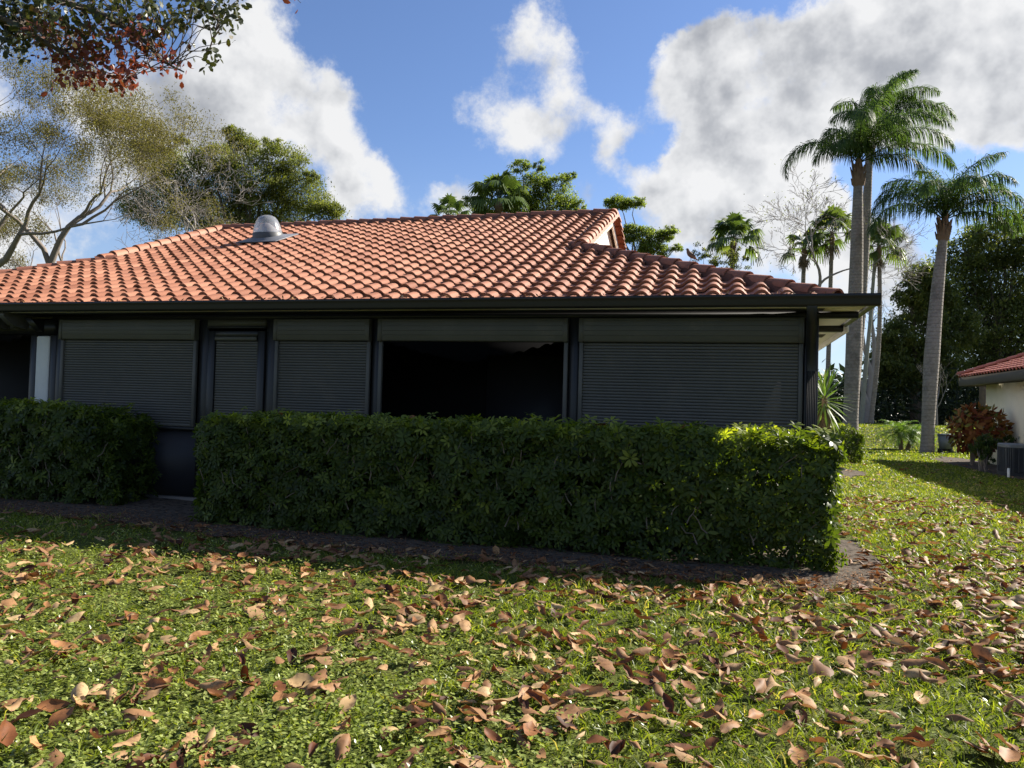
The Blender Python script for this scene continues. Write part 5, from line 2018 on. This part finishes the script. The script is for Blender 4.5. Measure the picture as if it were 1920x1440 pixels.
def leaf_shape(seed):
    """curled, crumpled pointed leaf lying along x, about 1 long"""
    r_ = np.random.default_rng(seed)
    nx, ny = 8, 5
    s = np.linspace(0, 1, nx)
    half = (.25 + r_.uniform(-.04, .05)) * np.sin(np.pi * s ** r_.uniform(.7, 1.0)) ** .75 * (1 + r_.normal(0, .10, nx))
    half[0], half[-1] = .012, .004
    broken = r_.uniform() < .25                       # tip or side torn off
    if broken:
        half[-3:] = half[-3] * np.array([1.0, .75, .45])
    bend, cup, twist = r_.uniform(-.5, 1.7), r_.uniform(.2, 2.6) * r_.choice([1, 1, -1]), r_.normal(0, .55)
    fold = r_.uniform(.02, .16)
    th = -bend / 2 + bend * s + .22 * np.sin(s * r_.uniform(4, 9) + r_.uniform(0, 6))
    cx = np.concatenate([[0], np.cumsum(np.cos(th[:-1]) / (nx - 1))])
    cz = np.concatenate([[0], np.cumsum(np.sin(th[:-1]) / (nx - 1))])
    p1, p2 = r_.uniform(0, 6.28, 2)
    V = []
    for i in range(nx):
        tw = twist * (s[i] - .5)
        for j in range(ny):
            q = (j / (ny - 1) - .5) * 2
            a = q * cup * .55
            R_ = half[i] / max(abs(cup) * .55, .05)
            y = R_ * math.sin(a) if abs(cup) > .1 else half[i] * q
            z = R_ * (1 - math.cos(a)) * np.sign(cup) + fold * abs(q) * half[i] * 2 + .030 * math.sin(8 * s[i] + p1) * q + .022 * math.sin(15 * s[i] + p2) * abs(q)
            y, z = y * math.cos(tw) - z * math.sin(tw), y * math.sin(tw) + z * math.cos(tw)
            V.append((cx[i] - .5 + .02 * math.sin(13 * q + p1), y, cz[i] + z))
    V = np.array(V)
    V[:, 2] -= V[:, 2].mean()
    i = (np.arange(nx - 1)[:, None] * ny + np.arange(ny - 1)[None, :]).ravel()
    F = np.c_[i, i + ny, i + ny + 1, i + 1]
    zs_ = V[:ny, 2].mean()
    st = np.array([(-.5, -.010, zs_), (-.5, .010, zs_), (-.66, .004, zs_ + .03), (-.66, -.006, zs_ + .03)])
    return np.r_[V, st], np.r_[F, np.array([[len(V), len(V) + 1, len(V) + 2, len(V) + 3]])]


NSH = 26
SHAPES = [leaf_shape(k) for k in range(NSH)]
TINTS = [.05, .2, .35, .5, .65, .8, .95]
LEAFME = {}


def leaf_mesh(k, ti):
    if (k, ti) not in LEAFME:
        LEAFME[(k, ti)] = Geo().add(*SHAPES[k], TINTS[ti]).mesh('fallen_leaf', M['dry'], True)
    return LEAFME[(k, ti)]


n = 5200
x, y = [], []
for y0_, y1_, d_ in [(2.4, 3.6, 92), (3.6, 5.4, 112), (5.4, 8, 104), (8, 14, 42), (14, 26, 8)]:
    a_x, a_y = scatter(y0_, y1_, d_, 1.5, .70)
    x.append(a_x); y.append(a_y)
x, y = np.concatenate(x), np.concatenate(y)
u, v = UV(x, y)
dens_ = .66 + .22 * smooth_noise(x, y, 2.4, 11) + .22 * smooth_noise(x, y, 6.0, 12) + .30 * np.clip(x / np.maximum(y, 1), -.55, .5)
dens_ *= np.clip(1.2 - .05 * np.maximum(y - 7, 0), .25, 1.2)
dens_[(v > 7.5) & (u < 1.15)] *= .0
dens_[(v > bed_front(np.clip(u, -14.5, 1.55))) & (u < 1.3)] *= .45
keep = (rng.uniform(0, 1, len(x)) < dens_) & ~((u > 8.4) & (v < 30))
# shaded foot of the hedge: none inside the wall of leaves
x, y = x[keep], y[keep]
n = len(x)
sz = np.where(rng.uniform(0, 1, n) < .3, rng.uniform(.06, .105, n), rng.uniform(.10, .175, n))
tid = np.clip(np.round(rng.normal(3.0, 1.9, n)), 0, 6).astype(int)
shp = rng.integers(0, NSH, n)
tilt = rng.normal(0, .28, n)
tilt2 = rng.normal(0, .25, n)
wy = rng.uniform(.62, 1.12, n)
flip = rng.uniform(0, 1, n) < .4
az_ = rng.uniform(0, 6.28, n)
onbed = in_bed(x, y)
zz = gz(x, y) + np.where(onbed, .03, rng.uniform(.034, .062, n)) + np.abs(tilt) * sz * .12
dist = np.hypot(x, y)
inv = (np.abs(x / y) < .67) & (y > 3.0)
od = np.argsort(np.where(inv, dist / sz * .13, 1e5))
pt, st = od[:300], od[300:]
cname = {0: 'dark brown', 1: 'brown', 2: 'red brown', 3: 'reddish tan', 4: 'tan', 5: 'light tan', 6: 'pale straw'}
for i in pt:
    r_ = x[i] / y[i]
    zone = 'at the lower left' if r_ < -.36 else 'left of middle' if r_ < -.12 else 'in the middle' if r_ < .10 else 'right of middle' if r_ < .36 else 'at the lower right'
    row = 'nearest row' if y[i] < 3.5 else 'second row' if y[i] < 3.9 else 'further row'
    shape_ = 'upturned' if abs(tilt[i]) > .55 or abs(tilt2[i]) > .55 else 'face down' if flip[i] else 'flat'
    tip_ = ('right', 'up right', 'away', 'up left', 'left', 'down left', 'towards viewer', 'down right')[int(((az_[i] + math.pi / 8) % (2 * math.pi)) / (math.pi / 4)) % 8]
    size_ = 'large ' if sz[i] > .14 else 'small ' if sz[i] < .12 else ''
    place('fallen_leaf', leaf_mesh(shp[i], tid[i]), None, (x[i], y[i], zz[i]), (tilt[i] + (math.pi if flip[i] else 0), tilt2[i], az_[i]), (float(sz[i]), float(sz[i] * wy[i]), float(sz[i] * .85)),
          label=f'{size_}{shape_} {cname[tid[i]]} leaf, tip {tip_}, {zone}, {row}', category='leaf', group='dry leaves fallen on the lawn')
from mathutils import Euler
g = Geo()
for i in st:
    Vv, Ff = SHAPES[shp[i]]
    Rm = np.array(Euler((tilt[i] + (math.pi if flip[i] else 0), tilt2[i], az_[i])).to_matrix())
    g.add((Vv * np.array([1, wy[i], .85])) @ Rm.T * sz[i] + np.array([x[i], y[i], zz[i]]), Ff, TINTS[tid[i]])
g.build('leaf_carpet', M['dry'], None, True, kind='stuff', label='dry leaves strewn further out over the lawn')
# a few that landed on the clipped hedge
for px, u_, v_, t_ in ((1, -4.9, 7.78, 2), (2, -1.2, 7.75, 1), (3, -.4, 7.72, 2), (4, -3.3, 7.85, 3), (5, -9.9, 8.5, 4)):
    p = W(u_, v_, 1.33)
    place('fallen_leaf', leaf_mesh(px, t_), None, p, (.3, .2, px * 1.3), .13, label=['', 'dry leaf caught on top of the long hedge near the door bay', 'dark dry leaf caught on top of the long hedge left of the closed shutter', 'brown dry leaf caught on top of the long hedge near its sunny end', 'tan dry leaf caught on top of the long hedge below the open shutter', 'dry leaf caught on top of the shorter left hedge'][px], category='leaf')
